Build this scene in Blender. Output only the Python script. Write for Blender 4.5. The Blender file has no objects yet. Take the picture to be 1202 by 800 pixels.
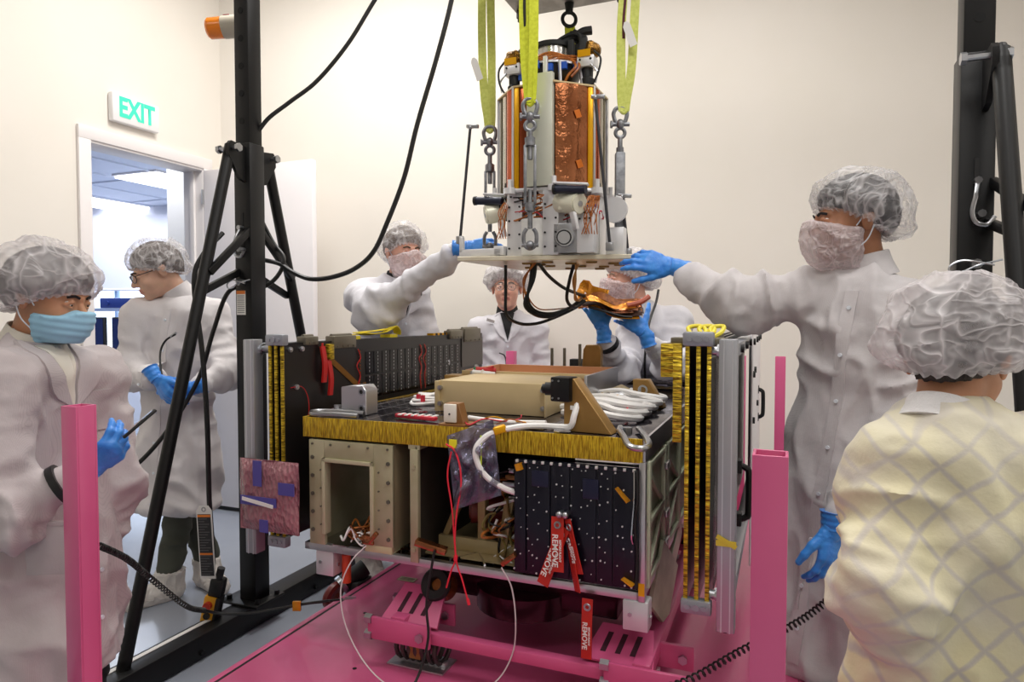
import bpy, bmesh, math, random
import numpy as np
from mathutils import Vector, Matrix, Euler, noise as mnoise
random.seed(7)
SC = bpy.context.scene
COL = SC.collection
W = {}                                   # world matrix of every empty / thing
R_ = math.radians
I4 = Matrix.Identity(4)
def V(*a): return Vector(a)
def frame(loc, rz=0): return Matrix.Translation(Vector(loc)) @ Matrix.Rotation(rz, 4, 'Z')
# ------------------------------------------------------------------ materials
def srgb(h):
    if isinstance(h, str):
        h = [int(h[i:i+2], 16)/255 for i in (0, 2, 4)]
    else: h = [c/255 for c in h]
    return tuple([(c/12.92 if c <= .04045 else ((c+.055)/1.055)**2.4) for c in h] + [1])
MC = {}
def mat(name, col, rough=.5, metal=0.0, bump=None, var=None, emit=None, alpha=None, trans=None, sheen=0, coat=0, spec=.5, sss=0, stretch=None, voro=None):
    """bump=(scale,strength,dist)  var=(colour2,scale)"""
    if name in MC: return MC[name]
    m = bpy.data.materials.new(name); m.use_nodes = True
    nt = m.node_tree; N = nt.nodes; L = nt.links; b = N['Principled BSDF']
    b.inputs['Base Color'].default_value = srgb(col); b.inputs['Roughness'].default_value = rough
    b.inputs['Metallic'].default_value = metal; b.inputs['Specular IOR Level'].default_value = spec
    if sheen: b.inputs['Sheen Weight'].default_value = sheen
    if coat: b.inputs['Coat Weight'].default_value = coat
    if sss:
        b.inputs['Subsurface Weight'].default_value = sss; b.inputs['Subsurface Scale'].default_value = .01
    tc = None
    def coord():
        nonlocal tc
        if tc is None:
            t = N.new('ShaderNodeTexCoord'); mp = N.new('ShaderNodeMapping'); L.new(t.outputs['Object'], mp.inputs[0])
            if stretch: mp.inputs['Scale'].default_value = stretch
            tc = mp.outputs[0]
        return tc
    if var:
        n = N.new('ShaderNodeTexNoise'); n.inputs['Scale'].default_value = var[1]; n.inputs['Detail'].default_value = 4
        L.new(coord(), n.inputs['Vector'])
        r = N.new('ShaderNodeValToRGB'); r.color_ramp.elements[0].position = .38; r.color_ramp.elements[1].position = .64
        r.color_ramp.elements[0].color = srgb(col); r.color_ramp.elements[1].color = srgb(var[0])
        L.new(n.outputs['Fac'], r.inputs[0]); L.new(r.outputs[0], b.inputs['Base Color'])
    if bump:
        n = N.new('ShaderNodeTexNoise') if not voro else N.new('ShaderNodeTexVoronoi')
        n.inputs['Scale'].default_value = bump[0]
        if not voro: n.inputs['Detail'].default_value = 5; n.inputs['Roughness'].default_value = .55
        L.new(coord(), n.inputs['Vector'])
        bp = N.new('ShaderNodeBump'); bp.inputs['Strength'].default_value = bump[1]; bp.inputs['Distance'].default_value = bump[2] if len(bump) > 2 else .01
        L.new(n.outputs[0], bp.inputs['Height']); L.new(bp.outputs[0], b.inputs['Normal'])
    if emit:
        b.inputs['Emission Color'].default_value = srgb(emit[0]); b.inputs['Emission Strength'].default_value = emit[1]
    if alpha is not None: b.inputs['Alpha'].default_value = alpha
    if trans: b.inputs['Transmission Weight'].default_value = trans
    MC[name] = m
    return m
def nodes(m): return m.node_tree.nodes, m.node_tree.links, m.node_tree.nodes['Principled BSDF']
# ------------------------------------------------------------------ geometry helper
def catmull(P, sub=6):
    P = [Vector(p) for p in P]
    if len(P) < 3: return P
    out = []
    for i in range(len(P)-1):
        p0 = P[i-1] if i else P[0]*2-P[1]; p1 = P[i]; p2 = P[i+1]; p3 = P[i+2] if i+2 < len(P) else P[-1]*2-P[-2]
        for k in range(sub):
            t = k/sub
            out.append(.5*((2*p1)+(p2-p0)*t+(2*p0-5*p1+4*p2-p3)*t*t+(3*p1-p0-3*p2+p3)*t**3))
    return out+[P[-1]]
class G:
    def __init__(s): s.bm = bmesh.new()
    def merge(s, b, mi=0, mtx=None):
        if mtx is not None: bmesh.ops.transform(b, matrix=mtx, verts=b.verts)
        vm = {v: s.bm.verts.new(v.co) for v in b.verts}
        for f in b.faces:
            try:
                g = s.bm.faces.new([vm[v] for v in f.verts]); g.material_index = mi
            except ValueError: pass
        b.free(); return s
    def box(s, x0, x1, y0, y1, z0, z1, bev=0, mi=0, mtx=None):
        b = bmesh.new(); bmesh.ops.create_cube(b, size=1)
        for v in b.verts:
            v.co = V(x0+(v.co.x+.5)*(x1-x0), y0+(v.co.y+.5)*(y1-y0), z0+(v.co.z+.5)*(z1-z0))
        if bev: bmesh.ops.bevel(b, geom=b.edges[:], offset=bev, segments=2, affect='EDGES', profile=.5)
        return s.merge(b, mi, mtx)
    def bar(s, p0, p1, w, h, bev=0, mi=0, up=(0, 0, 1)):
        p0 = Vector(p0); p1 = Vector(p1); d = p1-p0; l = d.length; z = d.normalized(); u = Vector(up)
        if abs(z.dot(u)) > .98: u = V(0, 1, 0)
        x = u.cross(z).normalized(); y = z.cross(x)
        m = Matrix((x, y, z)).transposed().to_4x4(); m.translation = p0
        return s.box(-w/2, w/2, -h/2, h/2, 0, l, bev, mi, m)
    def cyl(s, p0, p1, r, r2=None, n=16, mi=0):
        p0 = Vector(p0); p1 = Vector(p1); d = p1-p0
        b = bmesh.new(); bmesh.ops.create_cone(b, cap_ends=True, segments=n, radius1=r, radius2=r if r2 is None else r2, depth=d.length)
        m = d.to_track_quat('Z', 'Y').to_matrix().to_4x4(); m.translation = (p0+p1)/2
        return s.merge(b, mi, m)
    def sph(s, c, r, sc=(1, 1, 1), n=12, mi=0, mtx=None):
        b = bmesh.new(); bmesh.ops.create_uvsphere(b, u_segments=n, v_segments=max(4, n*2//3), radius=r)
        m = Matrix.Translation(Vector(c)) @ Matrix.Diagonal(V(*sc, 1))
        return s.merge(b, mi, mtx @ m if mtx is not None else m)
    def tube(s, P, r, n=8, sub=6, mi=0, closed=False, flat=None, rr=None):
        P = [Vector(p) for p in P]
        if closed: P = P+[P[0], P[1], P[2]]; Q = catmull(P, sub)[sub: -sub*1-1] if sub > 1 else P[:-3]
        else: Q = catmull(P, sub) if sub > 1 else P
        bm = bmesh.new(); rings = []
        t = (Q[1]-Q[0]).normalized(); u = V(0, 0, 1) if abs(t.z) < .9 else V(0, 1, 0)
        if flat is not None: u = Vector(flat)
        x = u.cross(t).normalized()
        K = len(Q)
        for i, q in enumerate(Q):
            if closed: t = (Q[(i+1) % K]-Q[i-1]).normalized()
            else: t = (Q[min(i+1, K-1)]-Q[max(i-1, 0)]).normalized()
            x = (x-t*x.dot(t)).normalized(); y = t.cross(x)
            r1 = r if rr is None else r*rr(i/(K-1))
            r2 = r1
            rings.append([bm.verts.new(q+x*math.cos(2*math.pi*k/n)*r1+y*math.sin(2*math.pi*k/n)*r2) for k in range(n)])
        for i in range(K if closed else K-1):
            a = rings[i]; c = rings[(i+1) % K]
            for k in range(n): bm.faces.new((a[k], a[(k+1) % n], c[(k+1) % n], c[k]))
        if not closed: bm.faces.new(rings[0][::-1]); bm.faces.new(rings[-1])
        return s.merge(bm, mi)
    def ribbon(s, P, w, t, side, sub=6, mi=0):
        """flat band: width w along side direction, thickness t"""
        Q = catmull(P, sub) if sub > 1 else [Vector(p) for p in P]; K = len(Q); bm = bmesh.new(); rings = []
        side = Vector(side).normalized()
        for i, q in enumerate(Q):
            tt = (Q[min(i+1, K-1)]-Q[max(i-1, 0)]).normalized(); sd = (side-tt*side.dot(tt)).normalized(); nn = tt.cross(sd)
            rings.append([bm.verts.new(q+sd*a*w/2+nn*c*t/2) for a, c in ((-1, -1), (1, -1), (1, 1), (-1, 1))])
        for i in range(K-1):
            for k in range(4): bm.faces.new((rings[i][k], rings[i][(k+1) % 4], rings[i+1][(k+1) % 4], rings[i+1][k]))
        bm.faces.new(rings[0][::-1]); bm.faces.new(rings[-1])
        return s.merge(bm, mi)
    def lathe(s, prof, mtx=None, n=32, mi=0, close=False):
        bm = bmesh.new(); rings = []
        for r, z in prof: rings.append([bm.verts.new((r*math.cos(2*math.pi*k/n), r*math.sin(2*math.pi*k/n), z)) for k in range(n)])
        m = len(rings)
        for i in range(m if close else m-1):
            for k in range(n): bm.faces.new((rings[i][k], rings[i][(k+1) % n], rings[(i+1) % m][(k+1) % n], rings[(i+1) % m][k]))
        if not close:
            if prof[0][0] > 1e-5: bm.faces.new(rings[0][::-1])
            if prof[-1][0] > 1e-5: bm.faces.new(rings[-1])
        bmesh.ops.remove_doubles(bm, verts=bm.verts, dist=1e-6)
        return s.merge(bm, mi, mtx)
    def prism(s, poly, h, mtx=None, mi=0, bev=0):
        """poly in xy, extruded 0..h in z"""
        bm = bmesh.new(); a = [bm.verts.new((x, y, 0)) for x, y in poly]; c = [bm.verts.new((x, y, h)) for x, y in poly]
        n = len(a); bm.faces.new(a[::-1]); bm.faces.new(c)
        for k in range(n): bm.faces.new((a[k], a[(k+1) % n], c[(k+1) % n], c[k]))
        if bev: bmesh.ops.bevel(bm, geom=bm.edges[:], offset=bev, segments=1, affect='EDGES')
        return s.merge(bm, mi, mtx)
    def torus(s, c, axis, R, r, n=24, k=8, mi=0):
        q = Vector(axis).to_track_quat('Z', 'Y').to_matrix().to_4x4(); q.translation = Vector(c)
        return s.lathe([(R+r*math.cos(2*math.pi*i/k), r*math.sin(2*math.pi*i/k)) for i in range(k)], q, n, mi, close=True)
    def build(s, name, mats, parent=None, fr=I4, ang=35, keep=0, **kw):
        if not keep: bmesh.ops.recalc_face_normals(s.bm, faces=s.bm.faces)
        me = bpy.data.meshes.new(name); s.bm.to_mesh(me); s.bm.free()
        return link(name, me, mats, parent, fr, ang, **kw)
def link(name, me, mats, parent=None, fr=I4, ang=35, **kw):
    if not isinstance(mats, (list, tuple)): mats = [mats]
    for m in mats: me.materials.append(m)
    me.polygons.foreach_set('use_smooth', [True]*len(me.polygons))
    me.set_sharp_from_angle(angle=R_(ang))
    o = bpy.data.objects.new(name, me); COL.objects.link(o)
    if parent is not None:
        me.transform(W[parent.name].inverted() @ fr); o.parent = parent; W[o.name] = W[parent.name]
    else:
        me.transform(fr); co = np.empty(len(me.vertices)*3); me.vertices.foreach_get('co', co); co = co.reshape(-1, 3)
        mn = co.min(0); mx = co.max(0); c = V((mn[0]+mx[0])/2, (mn[1]+mx[1])/2, mn[2])
        me.transform(Matrix.Translation(-c)); o.location = c; W[o.name] = Matrix.Translation(c)
    for k, v in kw.items(): o[k] = v
    return o
def islands(g):
    bm = g.bm; seen = set(); out = []
    for v in bm.verts:
        if v in seen: continue
        st = [v]; seen.add(v); comp = []
        while st:
            x = st.pop(); comp.append(x)
            for e in x.link_edges:
                y = e.other_vert(x)
                if y not in seen: seen.add(y); st.append(y)
        n = G(); mp = {q: n.bm.verts.new(q.co) for q in comp}; fs = {f for q in comp for f in q.link_faces}
        for f in fs: n.bm.faces.new([mp[q] for q in f.verts]).material_index = f.material_index
        out.append(n)
    bm.free(); return out
def thing(name, label, cat, loc, rz=0, group=None):
    o = bpy.data.objects.new(name, None); COL.objects.link(o); o.empty_display_size = .1
    o.location = Vector(loc); o.rotation_euler = (0, 0, rz); W[o.name] = frame(loc, rz)
    o['label'] = label; o['category'] = cat
    if group: o['group'] = group
    return o
def tag(o, label, cat, group=None, kind=None):
    o['label'] = label; o['category'] = cat
    if group: o['group'] = group
    if kind: o['kind'] = kind
    return o
def struct(o): o['kind'] = 'structure'; return o
def text(name, body, size, mtx, m, parent, ext=.0006, off=.012, **kw):
    c = bpy.data.curves.new(name, 'FONT'); c.body = body; c.size = size; c.extrude = ext; c.align_x = 'CENTER'; c.align_y = 'CENTER'; c.offset = size*off
    o = bpy.data.objects.new(name, c); COL.objects.link(o)
    dg = bpy.context.evaluated_depsgraph_get(); me = bpy.data.meshes.new_from_object(o.evaluated_get(dg))
    bpy.data.objects.remove(o); bpy.data.curves.remove(c)
    me.materials.clear()
    return link(name, me, m, parent, mtx, **kw)
def basis(o, x, y):
    x = Vector(x).normalized(); y = Vector(y); y = (y-x*y.dot(x)).normalized(); z = x.cross(y)
    m = Matrix((x, y, z)).transposed().to_4x4(); m.translation = Vector(o); return m
def screw(g, p, ax, r=.006, mi=0):
    p = Vector(p); ax = Vector(ax); g.cyl(p, p+ax*.004, r, n=6, mi=mi)

# ------------------------------------------------------------------ materials used
TH = R_(22)
M_wall = mat('wall_paint', (236, 230, 221), .75, bump=(180, .08, .002), var=((234, 228, 218), 2))
M_white = mat('white_paint', (238, 234, 236), .45)
M_trimw = mat('trim_white', (236, 231, 230), .4)
M_floor = mat('grey_epoxy', (158, 164, 176), .17, var=((150, 156, 168), 1.5), bump=(3, .03, .01))
M_black = mat('black_powder_coat', (15, 15, 16), .42, spec=.35, bump=(300, .12, .001))
M_blackm = mat('black_matt', (18, 18, 19), .6)
M_rubber = mat('black_rubber', (16, 16, 17), .45)
M_steel = mat('zinc_steel', (178, 180, 184), .3, 1, bump=(60, .15, .002))
M_galv = mat('galvanised_steel', (150, 152, 156), .45, .85, bump=(90, .3, .002), var=((120, 122, 127), 40))
M_alu = mat('brushed_aluminium', (200, 200, 204), .33, .9, bump=(40, .08, .001), stretch=(1, 1, 8))
M_extr = mat('anodised_extrusion', (176, 178, 184), .38, .75)
M_pink = mat('pink_powder_coat', (212, 94, 140), .3, var=((206, 88, 134), 3), bump=(60, .05, .002), coat=.25)
M_orange = mat('orange_plastic', (245, 140, 10), .25, trans=.35, coat=.5)
M_yellow = mat('yellow_plastic', (222, 160, 30), .4)
M_red = mat('red_vinyl', (190, 32, 30), .4, bump=(60, .3, .003))
M_chromate = mat('chromate_aluminium', (183, 177, 146), .42, .35, var=((170, 163, 130), 9))
M_green = mat('green_chromate', (214, 220, 194), .45, .1, var=((168, 176, 148), 6))
M_beige = mat('alodine_beige', (208, 186, 142), .42, .25, var=((200, 178, 134), 5))
M_tan = mat('tan_alodine', (158, 122, 66), .4, .35, var=((146, 110, 56), 12))
M_gold = mat('kapton_gold_tape', (232, 196, 52), .28, .6, bump=(70, 1.0, .012), var=((160, 120, 20), 260), stretch=(1, 1, .12))
M_goldd = mat('kapton_edge_stripe', (228, 196, 52), .3, .6, bump=(70, 1.0, .01), var=((110, 84, 14), 260), stretch=(.15, .15, 1))
M_kapton = mat('amber_kapton', (232, 158, 36), .25, .45, bump=(14, .7, .02), var=((196, 118, 24), 18))
M_kyel = mat('yellow_kapton_strip', (232, 170, 8), .3, .45)
M_copper = mat('copper_foil', (172, 112, 76), .2, .9, bump=(9, .55, .02), var=((140, 84, 52), 6))
M_coppert = mat('copper_tray', (216, 166, 128), .4, .3)
M_copperr = mat('copper_film', (150, 74, 44), .16, .85)
M_mirror = mat('silver_teflon', (205, 205, 208), .08, 1, bump=(5, .2, .02))
M_deck = mat('silvered_film_deck', (120, 116, 122), .07, .9, bump=(9, .35, .012), var=((66, 62, 74), 6))
M_panel = mat('black_composite', (26, 24, 24), .28, bump=(400, .05, .001))
M_cell = mat('black_solar_cell', (10, 10, 13), .12, .2)
M_hinge = mat('titanium_grey', (124, 118, 104), .4, .7)
M_navy = mat('navy_black_anodise', (16, 18, 32), .35, .3)
M_dot = mat('bare_screw', (225, 225, 225), .35, .5)
M_wwire = mat('white_cable', (240, 238, 236), .45, bump=(70, .4, .004))
M_redm = mat('red_marking', (200, 40, 60), .5)
M_blue = mat('blue_plastic', (40, 90, 190), .4)
M_strap = mat('yellow_webbing', (222, 230, 60), .75, bump=(220, .5, .002), var=((206, 214, 46), 90))
M_strapp = mat('pale_yellow_webbing', (214, 220, 118), .75, bump=(220, .5, .002), var=((200, 208, 100), 90))
M_stitch = mat('maroon_stitching', (84, 34, 40), .8, bump=(300, .6, .002))
M_orgw = mat('orange_kapton_wire', (190, 114, 48), .4, var=((140, 74, 28), 60))
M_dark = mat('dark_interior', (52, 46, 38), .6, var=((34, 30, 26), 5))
M_brownr = mat('red_brown_urethane', (112, 34, 26), .4)
M_lens = mat('lens_glass', (8, 8, 20), .05, coat=1)
M_label = mat('label_white', (232, 230, 226), .5)
M_ink = mat('black_ink', (28, 28, 30), .6)
M_orl = mat('orange_label', (236, 130, 40), .5)
M_green2 = mat('green_connector', (30, 150, 100), .4)
# ================================================================== CAMERA / RENDER
cam = bpy.data.cameras.new('camera'); co = bpy.data.objects.new('camera', cam); COL.objects.link(co)
cam.sensor_width = 36; cam.lens = 790/1202*36; cam.clip_start = .05
co.location = (0, 0, 1.36); co.rotation_euler = (R_(90-2.03), 0, 0); SC.camera = co
SC.view_settings.view_transform = 'Standard'; SC.view_settings.look = 'None'; SC.view_settings.gamma = 1
SC.view_settings.use_curve_mapping = False; SC.view_settings.exposure = 0.0
w = bpy.data.worlds.new('world'); SC.world = w; w.use_nodes = True
w.node_tree.nodes['Background'].inputs[0].default_value = (.75, .85, 1, 1); w.node_tree.nodes['Background'].inputs[1].default_value = 1.0
# ================================================================== ROOM SHELL
CX, CY = -2.11, 4.93
FR = frame((CX, CY, 0), -TH)              # corner of the room, x along the door leaf, y away from the camera
H4 = 4.0
g = G(); g.box(-11, 6, -5, 12, -.1, 0); struct(g.build('floor', M_floor))
g = G(); g.box(-7, 6, -4.2, 5.3, H4, H4+.1); struct(g.build('ceiling', M_wall))
g = G(); g.box(-.14, 0, -10, -1.01, 0, H4); g.box(-.14, 0, -.18, .12, 0, H4); g.box(-.14, 0, -1.01, -.18, 2.40, H4)
struct(g.build('wall_left', M_wall, fr=FR))
g = G(); g.box(-.02, 7, 0, .14, 0, H4); struct(g.build('wall_back', M_wall, fr=frame((CX, CY, 0), -R_(7))))
g = G(); g.box(0, .14, -10, 1.2, 0, H4); struct(g.build('wall_right', M_wall, fr=frame((4.2, 3.9, 0), -R_(7))))
g = G(); g.box(-7, 6, -4.3, -4.2, 0, H4); struct(g.build('wall_rear', M_wall))
# door frame: casing and jambs
g = G()
for y0, y1 in ((-1.085, -1.01), (-.18, -.105)): g.box(0, .022, y0, y1, 0, 2.40, .002)
g.box(0, .0225, -1.085, -.105, 2.40, 2.475, .002)
for y0, y1 in ((-1.03, -1.005), (-.185, -.16)): g.box(-.17, .012, y0, y1, 0, 2.41, .003)
g.box(-.17, .012, -1.03, -.16, 2.385, 2.41, .003); g.box(-.1, -.06, -.2, -.16, 0, 2.4, .002)
struct(g.build('trim_1', M_trimw, fr=FR))
FD = frame(FR @ V(.02, -.165, 0), -TH)
g = G(); g.box(.0, .93, -.02, .025, .03, 2.385, .003); dr = g.build('door_1', M_white, fr=FD); struct(dr)
g = G(); g.box(.0, .93, -.012, .018, .006, .03); g.build('door_sweep', M_blackm, dr, FD)
g = G()
for z in (.3, 1.2, 2.15): g.cyl((0, -.03, z), (0, -.03, z+.1), .008, n=10)
g.build('hinge', M_steel, dr, FD)
g = G(); g.cyl((.86, -.02, 1.0), (.86, -.07, 1.0), .012); g.bar((.87, -.065, 1.0), (.76, -.065, 1.0), .018, .012, .004); g.cyl((.86, -.02, 1.0), (.86, -.026, 1.0), .03)
g.build('door_handle', M_steel, dr, FD)
# exit sign
FE = FR @ frame((0, -.72, 2.545), 0)
es = thing('exit_sign', 'white wall mounted sign with green EXIT letters above the door', 'sign', FE @ V(0, 0, 0), -TH)
g = G(); g.box(.0, .045, -.165, .165, .0, .175, .012); g.build('housing', mat('sign_white', (240, 238, 238), .35), es, FE)
text('lettering', 'EXIT', .165, FE @ basis((.0465, .0, .088), (0, 1, 0), (0, 0, 1)) @ Matrix.Diagonal((.74, 1, 1, 1)), mat('sign_green', (60, 214, 178), .5, emit=((50, 215, 170), .35)), es, off=.035)
# ------------------------------------------------------------------ next room, seen through the door
M_tile = mat('ceiling_tile_blue', (230, 236, 250), .8)
g = G(); g.box(-6.5, -.14, -6, 6.5, 2.78, 2.85); struct(g.build('ceiling_next', M_tile, fr=FR))
g = G()
for i in range(12): g.box(-6.5, -.14, -5.8+i*1.0, -5.785+i*1.0, 2.765, 2.785)
for i in range(11): g.box(-.7-i*.6, -.685-i*.6, -6, 6.5, 2.765, 2.785)
struct(g.build('trim_2', mat('grid_white', (226, 232, 246), .5), fr=FR))
M_glow = mat('light_diffuser', (255, 255, 255), .5, emit=((238, 243, 255), 4.5))
lp0 = None
for k, (a, b) in enumerate((tuple(FR.inverted() @ V(-3.95, 6.75, 0))[:2], tuple(FR.inverted() @ V(-5.5, 8.0, 0))[:2])):
    Fp = FR @ frame((a, b, 2.74))
    t = thing('ceiling_light', ['flat ceiling light panel nearest behind the door opening', 'flat ceiling light panel further inside the next room', 'flat ceiling light panel far left in the next room, out of sight', 'ceiling light panel of the next room hidden left of the door'][k], 'light', Fp @ V(0, 0, 0), -TH)
    g = G(); g.box(.0, .56, 0, .95, .0, .02); g.build('diffuser', M_glow, t, Fp)
    g = G(); g.box(-.02, .58, -.02, .97, .02, .05); g.build('fixture_frame', M_trimw, t, Fp)
# far wall with roller shade over a bright window
FW = frame((-8.2, 8.9, 0), -R_(4))
M_w2 = mat('next_room_wall', (222, 224, 234), .7)
g = G(); g.box(-1, 1.6, 0, .1, 0, 2.78); g.box(1.6, 4.0, 0, .1, 0, .75); g.box(1.6, 4.0, 0, .1, 2.5, 2.78); g.box(4.0, 8, 0, .1, 0, 2.78); struct(g.build('wall_far', M_w2, fr=FW))
g = G()
for x0, x1, z0, z1 in ((1.6, 1.66, .75, 2.5), (3.94, 4.0, .75, 2.5), (1.6, 4, .75, .81), (1.6, 4, 2.44, 2.5), (2.35, 2.39, .75, 2.5), (3.1, 3.14, .75, 2.5)): g.box(x0, x1, -.02, .06, z0, z1)
wi = g.build('window_1', mat('window_frame_blue', (150, 176, 214), .4), fr=FW); struct(wi)
g = G(); g.box(1.62, 3.98, .03, .036, .78, 2.47); g.build('window_pane', mat('bright_pane', (236, 244, 255), .3, emit=((225, 238, 255), 1.6)), wi, FW)
g = G(); g.box(1.5, 4.1, -.06, -.05, 1.72, 2.66); g.cyl((1.5, -.06, 1.71), (4.1, -.06, 1.71), .015)
sh = g.build('roller_shade', mat('shade_fabric', (226, 226, 236), .8), fr=FW); tag(sh, 'pale roller shade pulled halfway down over the far window', 'blind')
g = G(); g.box(0, 2.2, 0, .1, 0, 2.78); struct(g.build('wall_next', mat('next_wall_cream', (238, 232, 226), .7), fr=frame((-3.08, 6.05, 0), -R_(10))))
g = G(); g.box(-6.6, -6.5, -6, 6.6, 0, 2.85); struct(g.build('wall_next_side', M_w2, fr=FR))
g = G(); g.box(-6.6, -.1, -6.1, -6, 0, 2.85); struct(g.build('wall_next_rear', M_w2, fr=FR))
# lab bench with monitors
FB = frame((-3.75, 6.5, 0), -R_(14))
t = thing('lab_bench', 'white topped bench with an upper shelf in the next room', 'bench', FB @ V(0, 0, 0), -R_(14))
g = G(); g.box(-1.4, .9, -.35, .35, .88, .92, .005); g.build('bench_top', M_white, t, FB)
g = G(); g.box(-1.4, .9, .1, .35, 1.42, 1.45); g.build('shelf', mat('shelf_blue_grey', (150, 165, 200), .5), t, FB)
for x in (-1.3, .8):
    for y in (-.3, .3):
        g = G(); g.box(x-.03, x+.03, y-.03, y+.03, 0, .88 if y < 0 else 1.42); g.build('leg', M_steel, t, FB)
for k, (x, lb) in enumerate(((-.55, 'left dark computer monitor on the bench of the next room'), (.1, 'right dark computer monitor on the bench of the next room'))):
    Fm = FB @ frame((x, .05, .92))
    t = thing('monitor', lb, 'monitor', Fm @ V(0, 0, 0), -R_(14))
    g = G(); g.box(-.28, .28, -.01, .03, .1, .44, .006); g.box(-.03, .03, .02, .05, 0, .2); g.box(-.1, .1, -.06, .1, 0, .012); g.build('housing', M_blackm, t, Fm)
    g = G(); g.box(-.265, .265, -.013, -.01, .12, .425); g.build('screen', mat('screen_blue', (20, 26, 50), .2, emit=((40, 60, 130), .25)), t, Fm)
Fm = FB @ frame((-.2, .22, 1.45))
g = G(); g.box(-.2, .2, -.1, .1, 0, .1, .01); g.cyl((-.1, -.1, .05), (-.1, -.115, .05), .02); tag(g.build('instrument_box', mat('blue_case', (40, 60, 130), .4), fr=Fm), 'small blue instrument box on the bench shelf', 'box')
Fm = FB @ frame((-.2, -.2, .92))
g = G(); g.box(-.25, .2, -.06, .08, 0, .02, .004)
for i in range(10): g.box(-.235+i*.042, -.2+i*.042, -.045, .065, .02, .026)
tag(g.build('keyboard', M_blackm, fr=Fm), 'dark keyboard lying on the bench in the next room', 'keyboard')
# ================================================================== LIGHTS
def area(name, loc, sx, sy, P, col=(1, .98, .95)):
    l = bpy.data.lights.new(name, 'AREA'); l.shape = 'RECTANGLE'; l.size = sx; l.size_y = sy; l.energy = P; l.color = col
    o = bpy.data.objects.new(name, l); COL.objects.link(o); o.location = loc; return o
k = 0
M_glow2 = mat('panel_diffuser', (255, 255, 255), .5, emit=((255, 250, 242), 1.0))
for x, y, P, lb in ((-.9, 3.5, 62, 'back left'), (1.2, 3.0, 24, 'back right'), (-1.7, 1.2, 13, 'middle left'), (.6, .9, 34, 'middle'), (2.6, 1.0, 26, 'middle right'), (-1.0, -1.6, 22, 'front left'), (1.6, -1.6, 30, 'front right')):
    area('panel_lamp', (x, y, H4-.09), 1.15, .55, P)
    F_ = frame((x, y, H4-.08))
    t = thing('ceiling_light', 'recessed clean room ceiling light panel at the %s of the room' % lb, 'light', (x, y, H4-.08))
    g = G(); g.box(-.6, .6, -.3, .3, .02, .08); g.build('fixture_frame', M_trimw, t, F_)
    g = G(); g.box(-.58, .58, -.28, .28, .0, .02); g.build('diffuser', M_glow2, t, F_)
area('next_room_lamp', FR @ V(-2.5, 1.0, 2.7), 3, 3, 105, (.86, .92, 1))
area('next_room_lamp', FR @ V(-5, 3.4, 2.7), 2, 2, 90, (.86, .92, 1))
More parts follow.
